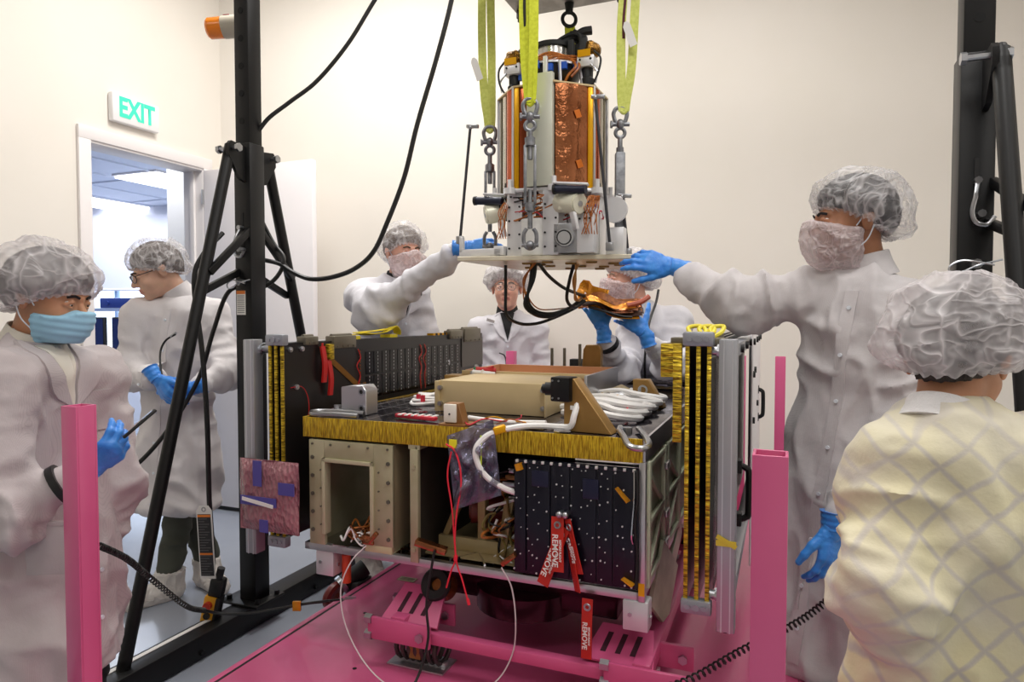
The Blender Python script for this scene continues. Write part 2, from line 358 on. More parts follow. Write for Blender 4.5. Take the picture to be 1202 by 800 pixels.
# ================================================================== GANTRY CRANE
FG = frame((-1.15, 2.97, 0), -TH)
gt = thing('gantry_crane', 'black steel gantry crane with two upright posts straddling the pink base', 'crane', FG @ V(1.34, 0, 0), -TH)
LBL = mat('warning_label', (236, 234, 228), .5)
def gpost(a, s):
    F_ = FG @ frame((a, 0, 0))
    g = G(); g.box(-.055, .055, -2.2, 1.5, 0.005, .10, .006)
    for b_ in (-1.4, -.9, .5, 1.0): g.cyl((.0, b_, .1), (0, b_, .108), .012, n=6)
    for b_ in (-1.1, -.35, .35, .8): g.cyl((.056, b_, .03), (.064, b_, .03), .012, n=6)
    g.build('base_beam', M_black, gt, F_)
    g = G(); g.box(-.045, .045, -.045, .045, .1, 2.11, .006); up = g.build('upright', M_black, gt, F_)
    g = G()
    for z in (1.62, 1.72): g.box(-.006, .006, -.048, -.044, z, z+.09)
    g.build('slot', M_blackm, up, F_)
    g = G(); g.box(-.039, .039, -.039, .039, 2.05, 3.3, .005); iu = g.build('inner_upright', M_black, gt, F_)
    for i in range(9):
        g = G(); g.cyl((0, -.0395, 2.205+i*.117), (0, -.041, 2.205+i*.117), .014, n=16); g.build('pin_hole', mat('hole_black', (2, 2, 2), .9), iu, F_)
    # foot plate with bolts
    g = G(); g.box(-.12, .09, -.09, .09, .1, .112, .003)
    for x, y in ((-.09, -.06), (-.09, .06), (.07, -.06), (.07, .06)): g.cyl((x, y, .112), (x, y, .13), .012, n=6)
    g.build('foot_plate', M_black, gt, F_)
    for sg in ((-1, 1) if s > 0 else (-1,)):
        p0 = V(0 if s > 0 else .035, sg*.11, 2.07); p1 = V(0 if s > 0 else .05, sg*.64, .13)
        d = (p1-p0).normalized()
        g = G(); g.tube([p0-d*.03, p0+d*.05, p0+d*.14, p1-d*.1, p1], .024, n=12, sub=3, rr=lambda t: .62+.38*min(1, t*9) if t < .9 else 1)
        g.build('diagonal_brace', M_black, gt, F_)
        g = G(); m_ = basis((.008, 0, 0), (0, sg, 0), (0, 0, 1)); g.prism([(.045, 1.94), (.08, 1.95), (.14, 2.04), (.14, 2.085), (.125, 2.10), (.045, 2.09)], .016*sg, m_)
        g.build('gusset', M_black, gt, F_)
        g = G(); g.cyl((-.055, sg*.115, 2.07), (.055, sg*.115, 2.07), .009, n=10)
        for x in (-.06, .045): g.cyl((x, sg*.115, 2.07), (x+.014, sg*.115, 2.07), .018, n=6)
        g.build('bolt', M_steel, gt, F_)
        # scissor links between post and brace
        g = G()
        if s > 0: g.bar((.03, sg*.03, 1.74), (.02, sg*.25, 1.54), .022, .03, .003); g.bar((-.03, sg*.03, 1.56), (-.02, sg*.26, 1.46), .022, .03, .003)
        else: g.bar((.04, sg*.03, 1.745), (.08, sg*.25, 1.63), .022, .026, .003); g.bar((.03, sg*.03, 1.63), (.08, sg*.26, 1.55), .022, .026, .003)
        g.build('knee_link', M_black, gt, F_)
    g = G(); g.tube([(.0, -.06, 1.74), (-.008, -.078, 1.70), (-.016, -.08, 1.655), (-.006, -.08, 1.625), (.02, -.08, 1.618), (.038, -.078, 1.64)], .006, n=8)
    g.cyl((.0, -.04, 1.745), (.0, -.07, 1.745), .010, n=8); g.cyl((.008, -.04, 1.65), (.008, -.08, 1.65), .011, n=8)
    g.build('hook_pin', M_steel, gt, F_)
    g = G(); g.cyl((0, -.04, 1.51), (0, -.075, 1.51), .014, n=10)
    g.tube([(.06, -.07, 1.52), (0, -.078, 1.505), (-.03, -.07, 1.49), (-.06, -.07, 1.485), (-.065, -.07, 1.505), (-.03, -.07, 1.52), (.04, -.08, 1.505)], .003, n=6)
    g.build('hairpin_clip', M_steel, gt, F_)
    return F_
FL_ = gpost(0, 1); FRp = gpost(2.68, -1)
g = G(); g.box(-.036, .012, -.047, -.045, 1.37, 1.475, mi=0); g.box(-.036, .012, -.0475, -.0465, 1.46, 1.475, mi=1)
for i in range(9): g.box(-.032, .008, -.0478, -.047, 1.378+i*.009, 1.382+i*.009, mi=2)
g.build('warning_label', [LBL, M_orl, mat('label_grey', (150, 148, 146), .6)], gt, FL_)
g = G(); g.box(-.035, -.015, -1.0, -.19, .1005, .103); g.build('white_stripe', M_label, gt, FL_)
g = G()
g.box(-.2, 2.88, -.02, .02, 3.3, 3.31); g.box(-.2, 2.88, -.06, .06, 3.31, 3.325); g.box(-.2, 2.88, -.06, .06, 3.475, 3.49); g.box(-.2, 2.88, -.006, .006, 3.31, 3.48)
g.build('crossbeam', M_black, gt, FG)
# amber beacon carried by the crane on a short arm behind the post
Fb = frame((-1.50, 3.36, 2.775), R_(3)) @ Matrix.Rotation(R_(90-6), 4, 'Y')
bt = thing('beacon_light', 'amber warning beacon lying sideways behind the left black post', 'light', Fb @ V(0, 0, 0))
g = G(); g.lathe([(0, 0), (.042, .004), (.05, .014), (.051, .08), (.051, .085)], Fb, 28); g.build('amber_lens', M_orange, bt)
g = G(); g.lathe([(.053, .08), (.053, .165), (.045, .172), (0, .172)], Fb, 28); g.box(-.052, -.054, -.02, .012, .09, .12, mi=1, mtx=Fb); g.build('base_cap', [mat('beige_grey_plastic', (176, 168, 152), .5), M_redm], bt)
g = G(); g.cyl((.0, 0, .17), (.0, .0, .235), .02, n=12); g.build('mounting_arm', M_black, bt, Fb)
# black cables
def cable(name, P, r, label, cat='cable', m=M_rubber, group=None, sub=8):
    g = G(); g.tube(P, r, n=8, sub=sub); return tag(g.build(name, m), label, cat, group)
cable('power_cable', [(-.45, 3.0, 2.98), (-.601, 3.0, 2.748), (-.72, 3.0, 2.56), (-.858, 3.0, 2.398), (-.98, 2.99, 2.30), (-1.08, 2.98, 2.215), (-1.15, 2.99, 2.1), (-1.19, 3.05, 1.95), (-1.1, 3.08, 1.72), (-1.03, 3.05, 1.62), (-1.08, 3.04, 1.52), (-1.2, 3.02, 1.46)], .0095, 'black cable from the ceiling to the left post, meeting it below the beacon')
cable('hoist_cable', [(-.2, 2.9, 2.98), (-.256, 2.9, 2.701), (-.32, 2.9, 2.46), (-.403, 2.9, 2.184), (-.46, 2.9, 1.96), (-.533, 2.9, 1.769), (-.60, 2.92, 1.64), (-.69, 2.95, 1.57), (-.80, 2.98, 1.535), (-.90, 3.0, 1.53), (-.98, 3.02, 1.56), (-1.05, 3.05, 1.6), (-1.13, 3.04, 1.62)], .0105, 'long black cable sweeping down in front of the back wall and left to the post')
cable('pendant_feed_cable', [(-1.16, 3.0, 1.50), (-1.24, 2.95, 1.47), (-1.30, 2.93, 1.30), (-1.36, 2.92, 1.10), (-1.47, 2.90, .90), (-1.60, 2.88, .74), (-1.72, 2.86, .66)], .0095, 'black cable slanting down left from the post behind its diagonal brace')
# ------------------------------------------------------------------ hoist pendant
pt = thing('pendant_control', 'yellow and black hoist pendant control hanging by its cable near the shoe covers', 'controller', (-1.315, 2.78, .06))
g = G(); g.tube([(-1.24, 2.9, 1.72), (-1.29, 2.82, 1.62), (-1.31, 2.78, 1.5), (-1.28, 2.78, 1.2), (-1.265, 2.78, .9), (-1.262, 2.78, .6), (-1.25, 2.78, .36), (-1.262, 2.78, .27)], .0105, n=8); g.build('cord', M_rubber, pt)
Fp = frame((-1.275, 2.78, .07)) @ Matrix.Rotation(R_(12), 4, 'Y')
g = G(); g.box(-.032, .032, -.025, .03, .0, .13, .01); g.build('button_housing', M_yellow, pt, Fp)
g = G(); g.box(-.024, .034, -.02, .035, .125, .205, .012); g.box(.018, .036, -.028, .032, 0, .13, .006); g.cyl((.005, 0, .2), (.008, 0, .25), .016, n=12); g.build('grip', M_rubber, pt, Fp)
g = G(); g.cyl((-.006, -.025, .095), (-.006, -.045, .095), .017); g.build('stop_button', mat('red_button', (190, 50, 30), .35), pt, Fp)
g = G(); g.cyl((-.004, -.025, .05), (-.004, -.032, .05), .014); g.cyl((-.002, -.025, .018), (-.002, -.032, .018), .014); g.build('push_button', M_rubber, pt, Fp)
Ft = frame((-1.262, 2.762, .275), R_(-8)) @ Matrix.Rotation(R_(-3), 4, 'Y')
wt = thing('warning_tag', 'long black and white warning tag hanging above the yellow pendant', 'tag', Ft @ V(0, 0, 0))
g = G(); g.prism([(-.034, 0), (.034, 0), (.034, .285), (.02, .305), (-.02, .305), (-.034, .285)], .003, basis((0, 0, 0), (1, 0, 0), (0, 0, 1))); g.build('tag_card', M_label, wt, Ft)
g = G(); g.box(-.029, .029, -.0045, -.003, .012, .27, mi=0); g.box(-.029, .029, -.005, -.004, .258, .268, mi=1); g.box(-.029, .029, -.005, -.004, .1, .108, mi=1)
for i in range(22):
    if i != 8: g.box(-.026, .012+.012*math.sin(i*2.1), -.0052, -.0045, .018+i*.011, .021+i*.011, mi=2)
g.build('printed_panel', [mat('tag_black', (40, 38, 40), .5), M_orl, mat('tag_grey_text', (96, 94, 94), .5)], wt, Ft)
g = G(); g.torus((0, -.002, .29), (0, 1, 0), .008, .003); g.build('eyelet', M_steel, wt, Ft)
# ================================================================== PINK TRANSPORT BASE
OX, OY = .3555, 1.80
FS = frame((OX, OY, 0), -TH)
pb = thing('transport_base', 'large pink steel transport base plate with upright pink corner posts', 'platform', FS @ V(-.44, .7, 0), -TH)
g = G(); g.box(-1.243, .40, -.78, 2.14, .19, .25, .003)
for x, y in ((-1.0, -.3), (-.78, -.35), (-.9, -.05), (-.3, -.4), (.1, -.3), (-1.1, .3), (.2, .3)): g.cyl((x, y, .25), (x, y, .2508), .007, n=12, mi=1)
g.build('deck_plate', [M_pink, M_blackm], pb, FS)
g = G(); g.box(-1.252, -1.242, -.78, 2.14, .19, .2495); g.build('seal_strip', M_blackm, pb, FS)
g = G(); g.box(-1.275, -1.252, -.78, 2.14, .12, .25, .003); g.box(.40, .42, -.78, 2.14, .12, .25, .003); g.box(-1.275, .42, -.8, -.78, .12, .25, .003); g.build('edge_channel', M_pink, pb, FS)
g = G(); g.box(-1.16, -1.08, .62, .66, .2505, .2525, mi=0)
for i in range(3): g.box(-1.15, -1.09, .63+i*.009, .633+i*.009, .2525, .253, mi=1)
g.build('rating_plate', [M_chromate, M_ink], pb, FS)
for x, y, h in ((.328, -.69, 1.15), (-1.215, -.705, 1.15), (-1.22, 2.06, 1.15), (.33, 2.06, 1.15), (.13, 2.06, 1.15)):
    g = G(); s = .026; i = .021
    for b_ in ((-s, s, -s, -i), (-s, s, i, s), (-s, -i, -i, i), (i, s, -i, i)): g.box(x+b_[0], x+b_[1], y+b_[2], y+b_[3], .25, h, .0015)
    g.box(x-.05, x+.05, y-.045, y+.05, .25, .258, .002)
    g.box(x-i, x+i, y-i, y+i, .26, h-.06)
    g.build('corner_post', M_pink, pb, FS)
for x, y in ((-1.12, -.6), (.3, -.6), (-1.12, 1.9), (.3, 1.9)):
    g = G(); g.torus((x, y, .06), (1, 0, 0), .042, .018); g.cyl((x-.02, y, .06), (x+.02, y, .06), .03); g.box(x-.035, x+.035, y-.03, y+.03, .11, .19, .004)
    for q in (-.028, .028): g.box(x+q-.003, x+q+.003, y-.02, y+.02, .045, .12)
    g.build('caster', [M_blackm], pb, FS)
g = G(); g.lathe([(.02, -.018), (.046, -.018), (.056, -.008), (.056, .008), (.046, .018), (.02, .018)], basis((-1.365, .46, .215), (.3, 0, 1), (0, 1, 0)), 28, close=True); g.build('outrigger_wheel', M_brownr, pb, FS)
g = G(); g.cyl((-1.345, .50, .25), (-1.29, .58, .30), .036, n=16, mi=0); g.cyl((-1.352, .488, .243), (-1.343, .502, .253), .04, n=16, mi=1); g.box(-1.33, -1.27, .5, .6, .2, .26, .004, mi=0); g.build('outrigger_fork', [M_blackm, M_steel], pb, FS)
# ================================================================== ISOLATION FRAME under the satellite
iso = thing('isolation_frame', 'pink bolted lifting frame on wire rope mounts beneath the satellite', 'frame', FS @ V(-.45, .5, .25), -TH)
for y in (.0, 1.15):
    g = G(); g.bar((-.79, y, .375), (.03, y, .375), .034, .036, .004, up=(0, 0, 1)); g.build('cross_rail', M_pink, iso, FS)
for x in (-.76, .0):
    g = G(); g.bar((x, -.02, .40), (x, 1.2, .40), .05, .05, .004); g.build('side_rail', M_pink, iso, FS)
for x, sg in ((-.76, 1), (.0, -1)):
    for y in (.05, 1.05):
        m = basis((x-sg*.07, y-.05, .40), (sg*.93, .0, .0), (0, .55, .45))
        if sg < 0: m = basis((x-.17, y-.05, .40), (1, 0, 0), (0, .8, .35))
        g = G(); g.prism([(0, 0), (.2, 0), (.18, .13), (.03, .13)], .008, m)
        for q in range(3): g.prism([(.045+q*.042, .03), (.06+q*.042, .03), (.07+q*.042, .10), (.055+q*.042, .10)], .0015, m @ Matrix.Translation((0, 0, .0075)), mi=1)
        g.build('corner_bracket', [M_pink, mat('slot_dark', (60, 16, 34), .7)], iso, FS)
    for y in (-.03, .14):
        g = G()
        for z in (.36, .41): g.cyl((x-.11, y, z), (x-.085, y, z), .016, n=6); 
        g.bar((x-.1, y, .385), (x+.12, y, .385), .014, .07, .003, mi=1)
        g.cyl((x+.09, y-.012, .385), (x+.09, y-.02, .385), .014, n=6)
        g.build('clamp_bolt', [M_steel, M_pink], iso, FS)
for x, y in ((-.72, .06), (-.06, .1), (-.72, 1.05), (-.06, 1.05)):
    g = G(); g.box(x-.1, x+.1, y-.05, y+.05, .251, .257, .001, mi=1)
    g.box(x-.09, x+.09, y-.012, y+.012, .257, .27, .002, mi=1); g.box(x-.09, x+.09, y-.012, y+.012, .348, .361, .002, mi=1)
    P = []
    for i in range(0, 7*12+1):
        t_ = i/12; P.append((x-.08+.16*i/84, y+.042*math.cos(t_*2*math.pi), .309+.044*math.sin(t_*2*math.pi)))
    g.tube(P, .0078, n=7, sub=1, mi=0)
    g.box(x-.02, x+.02, y-.03, y-.045, .285, .33, .001, mi=2)
    g.build('wire_rope_isolator', [mat('wire_rope', (84, 76, 76), .4, .8, bump=(260, 1, .002)), M_alu, M_tan], iso, FS)
g = G(); g.box(-.72, -.12, .22, .95, .42, .58, .01); g.cyl((-.45, .3, .40), (-.45, .3, .47), .17, n=32); g.build('support_plinth', mat('dark_plum_metal', (66, 34, 46), .2, .6), iso, FS)
g = G(); mp_ = basis(FS @ V(-.68, .09, .50), FS.to_3x3() @ V(1, 0, 0), FS.to_3x3() @ V(0, .5, 1)); g.lathe([(.046, -.06), (.048, 0), (.0, 0), (.0, -.06)], mp_, 28, close=True); ap = g.build('amber_port', [mat('amber_dark', (140, 84, 34), .25, .5)], iso)
g = G(); g.lathe([(.018, 0), (.05, 0), (.052, .012), (.046, .02), (.022, .018), (.018, .008)], mp_, 28, close=True); g.build('black_ring', M_blackm, ap)
# ================================================================== SATELLITE
sat = thing('satellite', 'gold edged satellite body with a beige electronics box on its deck', 'satellite', FS @ V(-.56, .78, .6), -TH)
SPLIT = {'fastener', 'cover_plate', 'slim_post', 'hex_stud', 'black_post', 'end_flange', 'gold_tab', 'link_arm', 'blue_tie', 'red_tie', 'black_module', 'film_seam', 'truss_strut', 'black_damper', 'raised_rib'}
def P(name, g, m, parent=None, fr=None, root=None, **kw):
    if name in SPLIT:
        for q in islands(g): r = q.build(name, m, parent or root or sat, fr or FS, **kw)
        return r
    return g.build(name, m, parent or root or sat, fr or FS, **kw)
g = G(); g.box(-1.128, -.004, .004, 1.6, .968, 1.03, .001); P('deck_panel', g, M_deck)
g = G(); g.box(-1.13, -.0, 0, .006, .965, 1.031, .001); g.box(-1.132, -1.126, 0, 1.6, .965, 1.031); P('edge_foil_tape', g, M_gold, label='crinkled gold foil tape along the deck edge')
g = G(); g.box(-.004, .004, .0, 1.6, .967, 1.031, .001); P('edge_channel', g, M_alu)
# deck details: film seams / cell tiles reflected look
g = G()
for i in range(7): g.box(-1.12, -.9+i*.0, .12+i*.2, .121+i*.2, 1.03, 1.0308)
for i in range(3): g.box(-1.08+i*.09, -1.079+i*.09, .01, 1.5, 1.03, 1.0308)
P('film_seam', g, mat('seam_silver', (190, 188, 190), .3, .8))
# lower tray
g = G(); g.box(-1.13, .0, .0, .02, .588, .612, .002); g.box(-1.13, -1.11, 0, 1.6, .588, .612, .002); g.box(-.02, 0, 0, 1.6, .588, .612, .002); g.box(-1.13, 0, 1.58, 1.6, .588, .612, .002)
for x, y in ((-1.0, -.001), (-.3, -.001)): g.box(x, x+.02, -.001, .0, .59, .61)
P('lower_rail', g, M_alu)
g = G(); g.box(-1.12, -.01, .01, 1.59, .592, .604); P('floor_panel', g, M_mirror)
g = G(); g.box(-.012, .006, -.006, .018, .588, .968, .002); g.box(-.012, .005, -.0065, -.006, .605, .64, mi=1); P('corner_post', g, [M_alu, M_kyel])
# left box with rectangular opening
ch = M_chromate
g = G(); x0, x1 = -1.105, -.785
g.box(x0, -1.045, -.005, .01, .612, .958, .002); g.box(-.855, x1, -.005, .01, .635, .958, .002); g.box(-1.045, -.855, -.005, .01, .895, .958, .002)
g.box(x0, x1, .01, .45, .95, .958); g.box(x0, x0+.006, .01, .45, .6, .955)
P('box_frame', g, ch, label='grey green metal box frame with a rectangular opening')
g = G(); g.box(x1-.006, x1, -.0, .40, .62, .957, .001); P('box_side_wall', g, mat('side_wall_tan', (150, 136, 106), .45, .3))
g = G(); t = .012
g.box(-1.05, -1.05+t, -.012, .02, .65, .9, .001); g.box(-.865, -.865+t, -.012, .02, .65, .9, .001); g.box(-1.05, -.865+t, -.012, .02, .888, .9, .001)
P('opening_frame', g, mat('light_chromate', (196, 190, 158), .4, .3))
g = G()
for i in range(5): screw(g, (-1.09+i*.072, -.005, .945), (0, -1, 0), .004)
for i in range(5): screw(g, (-.80, -.005, .66+i*.06), (0, -1, 0), .007)
for i in range(5): screw(g, (-1.09, -.005, .66+i*.06), (0, -1, 0), .007)
for i in range(4): screw(g, (-1.058, -.005, .68+i*.06), (0, -1, 0), .003); screw(g, (-.835, -.005, .69+i*.06), (0, -1, 0), .003)
P('fastener', g, mat('fastener_grey', (110, 108, 96), .35, .6))
g = G(); g.box(-1.03, -.80, .4, .41, .6, .95); P('back_plate', g, mat('olive_dark', (88, 80, 56), .5, .2))
# copper harness inside the box
rnd = random.Random(3)
g = G()
for i in range(34):
    a = rnd.uniform(-1.02, -.9); b = rnd.uniform(.01, .2)
    Pp = [(a, b, .62+rnd.uniform(0, .02))]
    for k in range(4): a += rnd.uniform(.005, .035); b += rnd.uniform(-.05, .05); Pp.append((min(a, -.845), max(.01, b), .62+rnd.uniform(.0, .065)))
    g.tube(Pp, rnd.uniform(.002, .005), n=6, mi=i % 3)
g.box(-.90, -.855, -.01, .04, .635, .665, .004, mi=0, mtx=None)
P('copper_harness', g, [M_copper, M_wwire, M_orgw])
g = G(); g.box(-1.02, -.96, .0, .05, .612, .616); g.box(-.89, -.79, -.004, .05, .612, .64, .002, mi=1); P('floor_bracket', g, [M_mirror, mat('pale_tan', (200, 190, 150), .4)])
# divider post, bulkheads, struts
g = G(); g.box(-.722, -.694, -.006, .012, .60, .952, .002); screw(g, (-.708, -.006, .90), (0, -1, 0), .008); screw(g, (-.708, -.006, .64), (0, -1, 0), .008); g.box(-.73, -.69, -.0, .05, .952, .965); P('divider_post', g, ch)
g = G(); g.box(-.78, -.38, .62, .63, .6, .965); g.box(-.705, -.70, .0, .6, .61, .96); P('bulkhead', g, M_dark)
g = G(); g.bar((-.66, .12, .66), (-.54, .12, .93), .022, .02, .002); g.bar((-.54, .12, .93), (-.68, .12, .955), .02, .02, .002); g.bar((-.53, .12, .61), (-.53, .12, .965), .026, .03, .002); g.bar((-.50, .3, .61), (-.60, .3, .96), .025, .02, .002); g.bar((-.46, .1, .61), (-.43, .1, .80), .03, .02, .002)
P('truss_strut', g, mat('strut_tan', (156, 134, 92), .45, .3))
g = G(); g.box(-.70, -.38, .05, .5, .612, .618); g.box(-.68, -.40, .1, .12, .618, .66, .002); P('inner_shelf', g, mat('shelf_tan', (170, 152, 112), .4, .4))
g = G(); g.bar((-.60, .02, .613), (-.48, .2, .613), .006, .012, mi=0); g.bar((-.48, .02, .613), (-.60, .2, .613), .006, .012, mi=0); P('cross_rib', g, M_mirror)
g = G(); g.cyl((-.60, .18, .73), (-.38, .28, .72), .045, n=20); g.cyl((-.60, .18, .73), (-.605, .178, .73), .03, n=20); P('propellant_vessel', g, M_brownr)
g = G()
for i in range(16):
    a = rnd.uniform(-.47, -.42); z = rnd.uniform(.72, .95); Pp = []
    for k in range(5): Pp.append((a+rnd.uniform(-.045, .045), .1+rnd.uniform(-.05, .08), z)); z -= rnd.uniform(.01, .06)
    g.tube(Pp, rnd.uniform(.002, .005), n=6, mi=i % 4)
for i in range(9): g.box(-.47+rnd.uniform(0, .06), -.44+rnd.uniform(0, .05), .12, .15, .7+i*.022, .715+i*.022, .002, mi=4+i % 2)
P('wire_bundle', g, [M_wwire, M_orgw, M_blackm, mat('olive_wire', (120, 104, 50), .5), M_steel, M_tan])
# copper connector with clip at the divider
def cuboid(name, c, s, rz, m, parent=sat, tilt=0, bev=.003, **kw):
    g = G(); g.box(-s[0]/2, s[0]/2, -s[1]/2, s[1]/2, -s[2]/2, s[2]/2, bev); return g.build(name, m, parent, FS @ Matrix.Translation(Vector(c)) @ Matrix.Rotation(rz, 4, 'Z') @ Matrix.Rotation(tilt, 4, 'Y'), **kw)
cuboid('copper_connector', (-.64, -.02, .665), (.10, .03, .02), .2, M_copper, tilt=.25)
cuboid('copper_connector', (-.385, -.02, .66), (.055, .02, .016), 0, M_copper, tilt=-.7)
# black electronics / radiator panel at the right front
rp = P('radiator_panel', (lambda g: (g.box(-.372, -.012, -.012, .012, .622, .950, .002), g)[1])(G()), M_navy, label='black multi section panel dotted with bright screws')
g = G()
for a0, a1 in ((-.368, -.335), (-.330, -.262), (-.258, -.205), (-.200, -.128), (-.122, -.082), (-.078, -.02)): g.box(a0, a1, -.017, -.01, .63, .943, .0015)
P('raised_rib', g, mat('navy_black_raised', (20, 20, 34), .3, .35), rp)
g = G(); g.box(-.315, -.265, -.021, -.015, .88, .925, .001); g.box(-.165, -.12, -.021, -.015, .86, .915, .001); P('cover_plate', g, mat('navy_plate', (28, 30, 56), .3, .3), rp)
g = G(); rnd = random.Random(5)
for a in (-.365, -.352, -.325, -.31, -.297, -.268, -.245, -.225, -.195, -.172, -.155, -.14, -.115, -.098, -.07, -.05, -.025):
    for k in range(8):
        if rnd.random() < .72: g.cyl((a+.004*math.sin(k*7+a*90), -.016, .64+k*.041+.011*math.sin(k*5+a*300)), (a+.004*math.sin(k*7+a*90), -.0195, .64+k*.041+.011*math.sin(k*5+a*300)), rnd.choice((.0015, .002, .0026)), n=8)
for k in range(14): g.box(-.365+k*.026, -.357+k*.026, -.02, -.012, .944, .952, .001)
P('panel_screw', g, M_dot, rp, kind='stuff')
g = G(); g.bar((-.068, -.02, .90), (-.035, -.026, .865), .03, .003); g.bar((-.05, -.02, .655), (-.02, -.026, .64), .03, .003); g.bar((-.36, -.02, .93), (-.345, -.022, .935), .02, .02); P('gold_tab', g, M_kapton, rp)
g = G(); g.tube([(-.014, -.02, .95), (-.01, -.03, .88), (-.018, -.028, .80), (-.012, -.02, .72), (-.016, -.02, .63)], .004, n=6); g.tube([(-.022, -.02, .95), (-.02, -.03, .87), (-.026, -.03, .78), (-.024, -.02, .75)], .003, n=6, mi=1); P('edge_cable', g, [M_blackm, M_mirror], rp)
# right side green panel with pockets
g = G(); g.box(-.012, -.004, .03, 1.58, .605, .966); sp = P('side_panel', g, M_green, label='pale green ribbed side panel')
g = G()
for b in (.04, .30, .36, .62, .9, 1.2): g.box(-.004, .010, b, b+.022, .61, .962, .002)
for z in (.62, .78, .94): g.box(-.004, .008, .04, 1.5, z, z+.016, .002)
for b in (.06, .38, .92):
    g.bar((.002, b, .64), (.002, b+.22, .77), .01, .014); g.bar((.002, b+.22, .80), (.002, b, .93), .01, .014)
P('stiffening_rib', g, mat('pale_green_rib', (204, 210, 184), .45, .1), sp)
for z in (.66, .75, .90):
    cuboid('silver_clip', (.013, .315, z), (.012, .05, .022), 0, M_alu, sp)
g = G(); g.bar((-.0, .2, .6), (.02, .36, .47), .012, .2, mi=0); g.bar((.0, .36, .47), (.0, .7, .6), .012, .08, mi=0); P('keel_gusset', g, M_green)
# mounting feet
for x, y in ((-1.055, .03), (-.02, .02)):
    g = G(); g.box(x-.035, x+.035, y-.025, y+.03, .505, .588, .004); screw(g, (x-.015, y-.025, .55), (0, -1, 0), .006, 1); screw(g, (x+.036, y, .54), (1, 0, 0), .006, 1); P('mounting_foot', g, [mat('satin_white_metal', (216, 216, 220), .35, .5), M_steel])
g = G(); g.cyl((-1.0, .05, .57), (-1.0, .05, .475), .015, n=12); P('urethane_peg', g, mat('orange_red_peg', (206, 70, 36), .45))
# ---- electronics box on deck
eb = P('electronics_box', (lambda g: (g.box(-.775, -.372, .281, .62, 1.032, 1.14, .003), g)[1])(G()), M_beige, label='long plain beige electronics box')
g = G(); g.box(-.785, -.768, .27, .29, 1.032, 1.138, .002)
g.box(-.376, -.372, .26, .281, 1.032, 1.138, .001); P('end_flange', g, M_beige, eb)
for x, z in ((-.765, 1.06), (-.765, 1.115), (-.385, 1.06), (-.385, 1.12)):
    g = G(); g.cyl((x, .281, z), (x, .268, z), .008, n=12); g.cyl((x, .268, z), (x, .266, z), .005, n=6); P('captive_screw', g, M_steel, eb)
# ---- copper lined tray behind it
g = G()
g.box(-.84, -.30, .625, .635, 1.032, 1.145); g.box(-.84, -.30, .96, .97, 1.032, 1.15); g.box(-.84, -.83, .63, .97, 1.032, 1.15); g.box(-.84, -.30, .63, .97, 1.10, 1.108)
tr = P('copper_tray', g, M_coppert, label='open tray lined with bright copper')
g = G(); g.box(-.31, -.298, .5, .975, 1.032, 1.152, .002); g.box(-.85, -.3, .618, .627, 1.13, 1.148, .001, mi=1); P('tray_side', g, [M_alu, M_beige], tr)
# vent comb
vg = FS @ frame((-.27, .72, 1.035), R_(0)) @ Matrix.Rotation(R_(25), 4, 'Y')
g = G(); g.box(-.03, .045, -.15, .25, .03, .036)
for i in range(9): g.box(-.03, .045, -.15+i*.048, -.143+i*.048, .0, .036)
g.box(-.03, .045, -.15, .25, 0, .003); g.build('vented_bracket', mat('pale_tan_metal', (186, 166, 124), .4, .4), sat, vg)
# ---- camera bracket (tan gusset) with camera
g = G(); g.prism([(0, 0), (.145, 0), (.03, .152), (0, .152)], .055, FS.inverted() @ FS @ basis((-.235, .10, 1.032), (1, -.1, 0), (0, 0, 1)), bev=.0015)
cb = P('camera_bracket', g, M_tan, label='tall tan triangular bracket holding the black camera')
g = G(); g.box(-.015, .015, -.0012, 0, 0, .012); g.build('etched_mark', M_label, cb, FS @ frame((-.205, .042, 1.095)))
Fc = FS @ frame((-.245, .055, 1.118), R_(-8))
g = G(); g.box(-.028, .032, -.03, .03, 0, .07, .004); cm = g.build('camera_unit', M_black, sat, Fc)
g = G(); g.cyl((-.028, -.01, .034), (-.05, -.016, .034), .019, n=24); g.cyl((-.05, -.016, .034), (-.058, -.018, .034), .014, n=24); g.build('camera_lens', M_black, cm, Fc)
g = G(); g.cyl((-.058, -.018, .034), (-.0585, -.018, .034), .010, n=20); g.build('lens_glass', M_lens, cm, Fc)
g = G()
for y, z in ((-.02, .01), (.02, .01), (-.02, .06), (.02, .06)): g.cyl((-.01+y*.5, -.03, z), (-.01+y*.5, -.033, z), .003, n=6)
g.build('camera_screw', M_steel, cm, Fc)
# second bracket with connector
g = G(); g.prism([(0, 0), (.115, 0), (.055, .1), (0, .1)], .05, basis((-.165, .70, 1.032), (1, -.05, 0), (0, 0, 1)), bev=.0015)
bb = P('connector_bracket', g, M_tan, label='short tan triangular bracket with an oval hole')
g = G(); g.lathe([(.011, 0), (.018, 0), (.018, .004), (.011, .004)], FS.inverted() @ FS @ basis((-.13, .648, 1.095), (1, 0, 0), (0, 0, 1)), 20, close=True); g.cyl((-.13, .65, 1.095), (-.13, .6485, 1.095), .011, n=16); P('oval_hole', g, M_steel, bb)
g = G(); g.cyl((-.165, .64, 1.06), (-.12, .64, 1.06), .016, n=16); g.torus((-.13, .64, 1.06), (1, 0, 0), .018, .004, mi=1); P('blue_ring_connector', g, [M_steel, M_blue], bb)
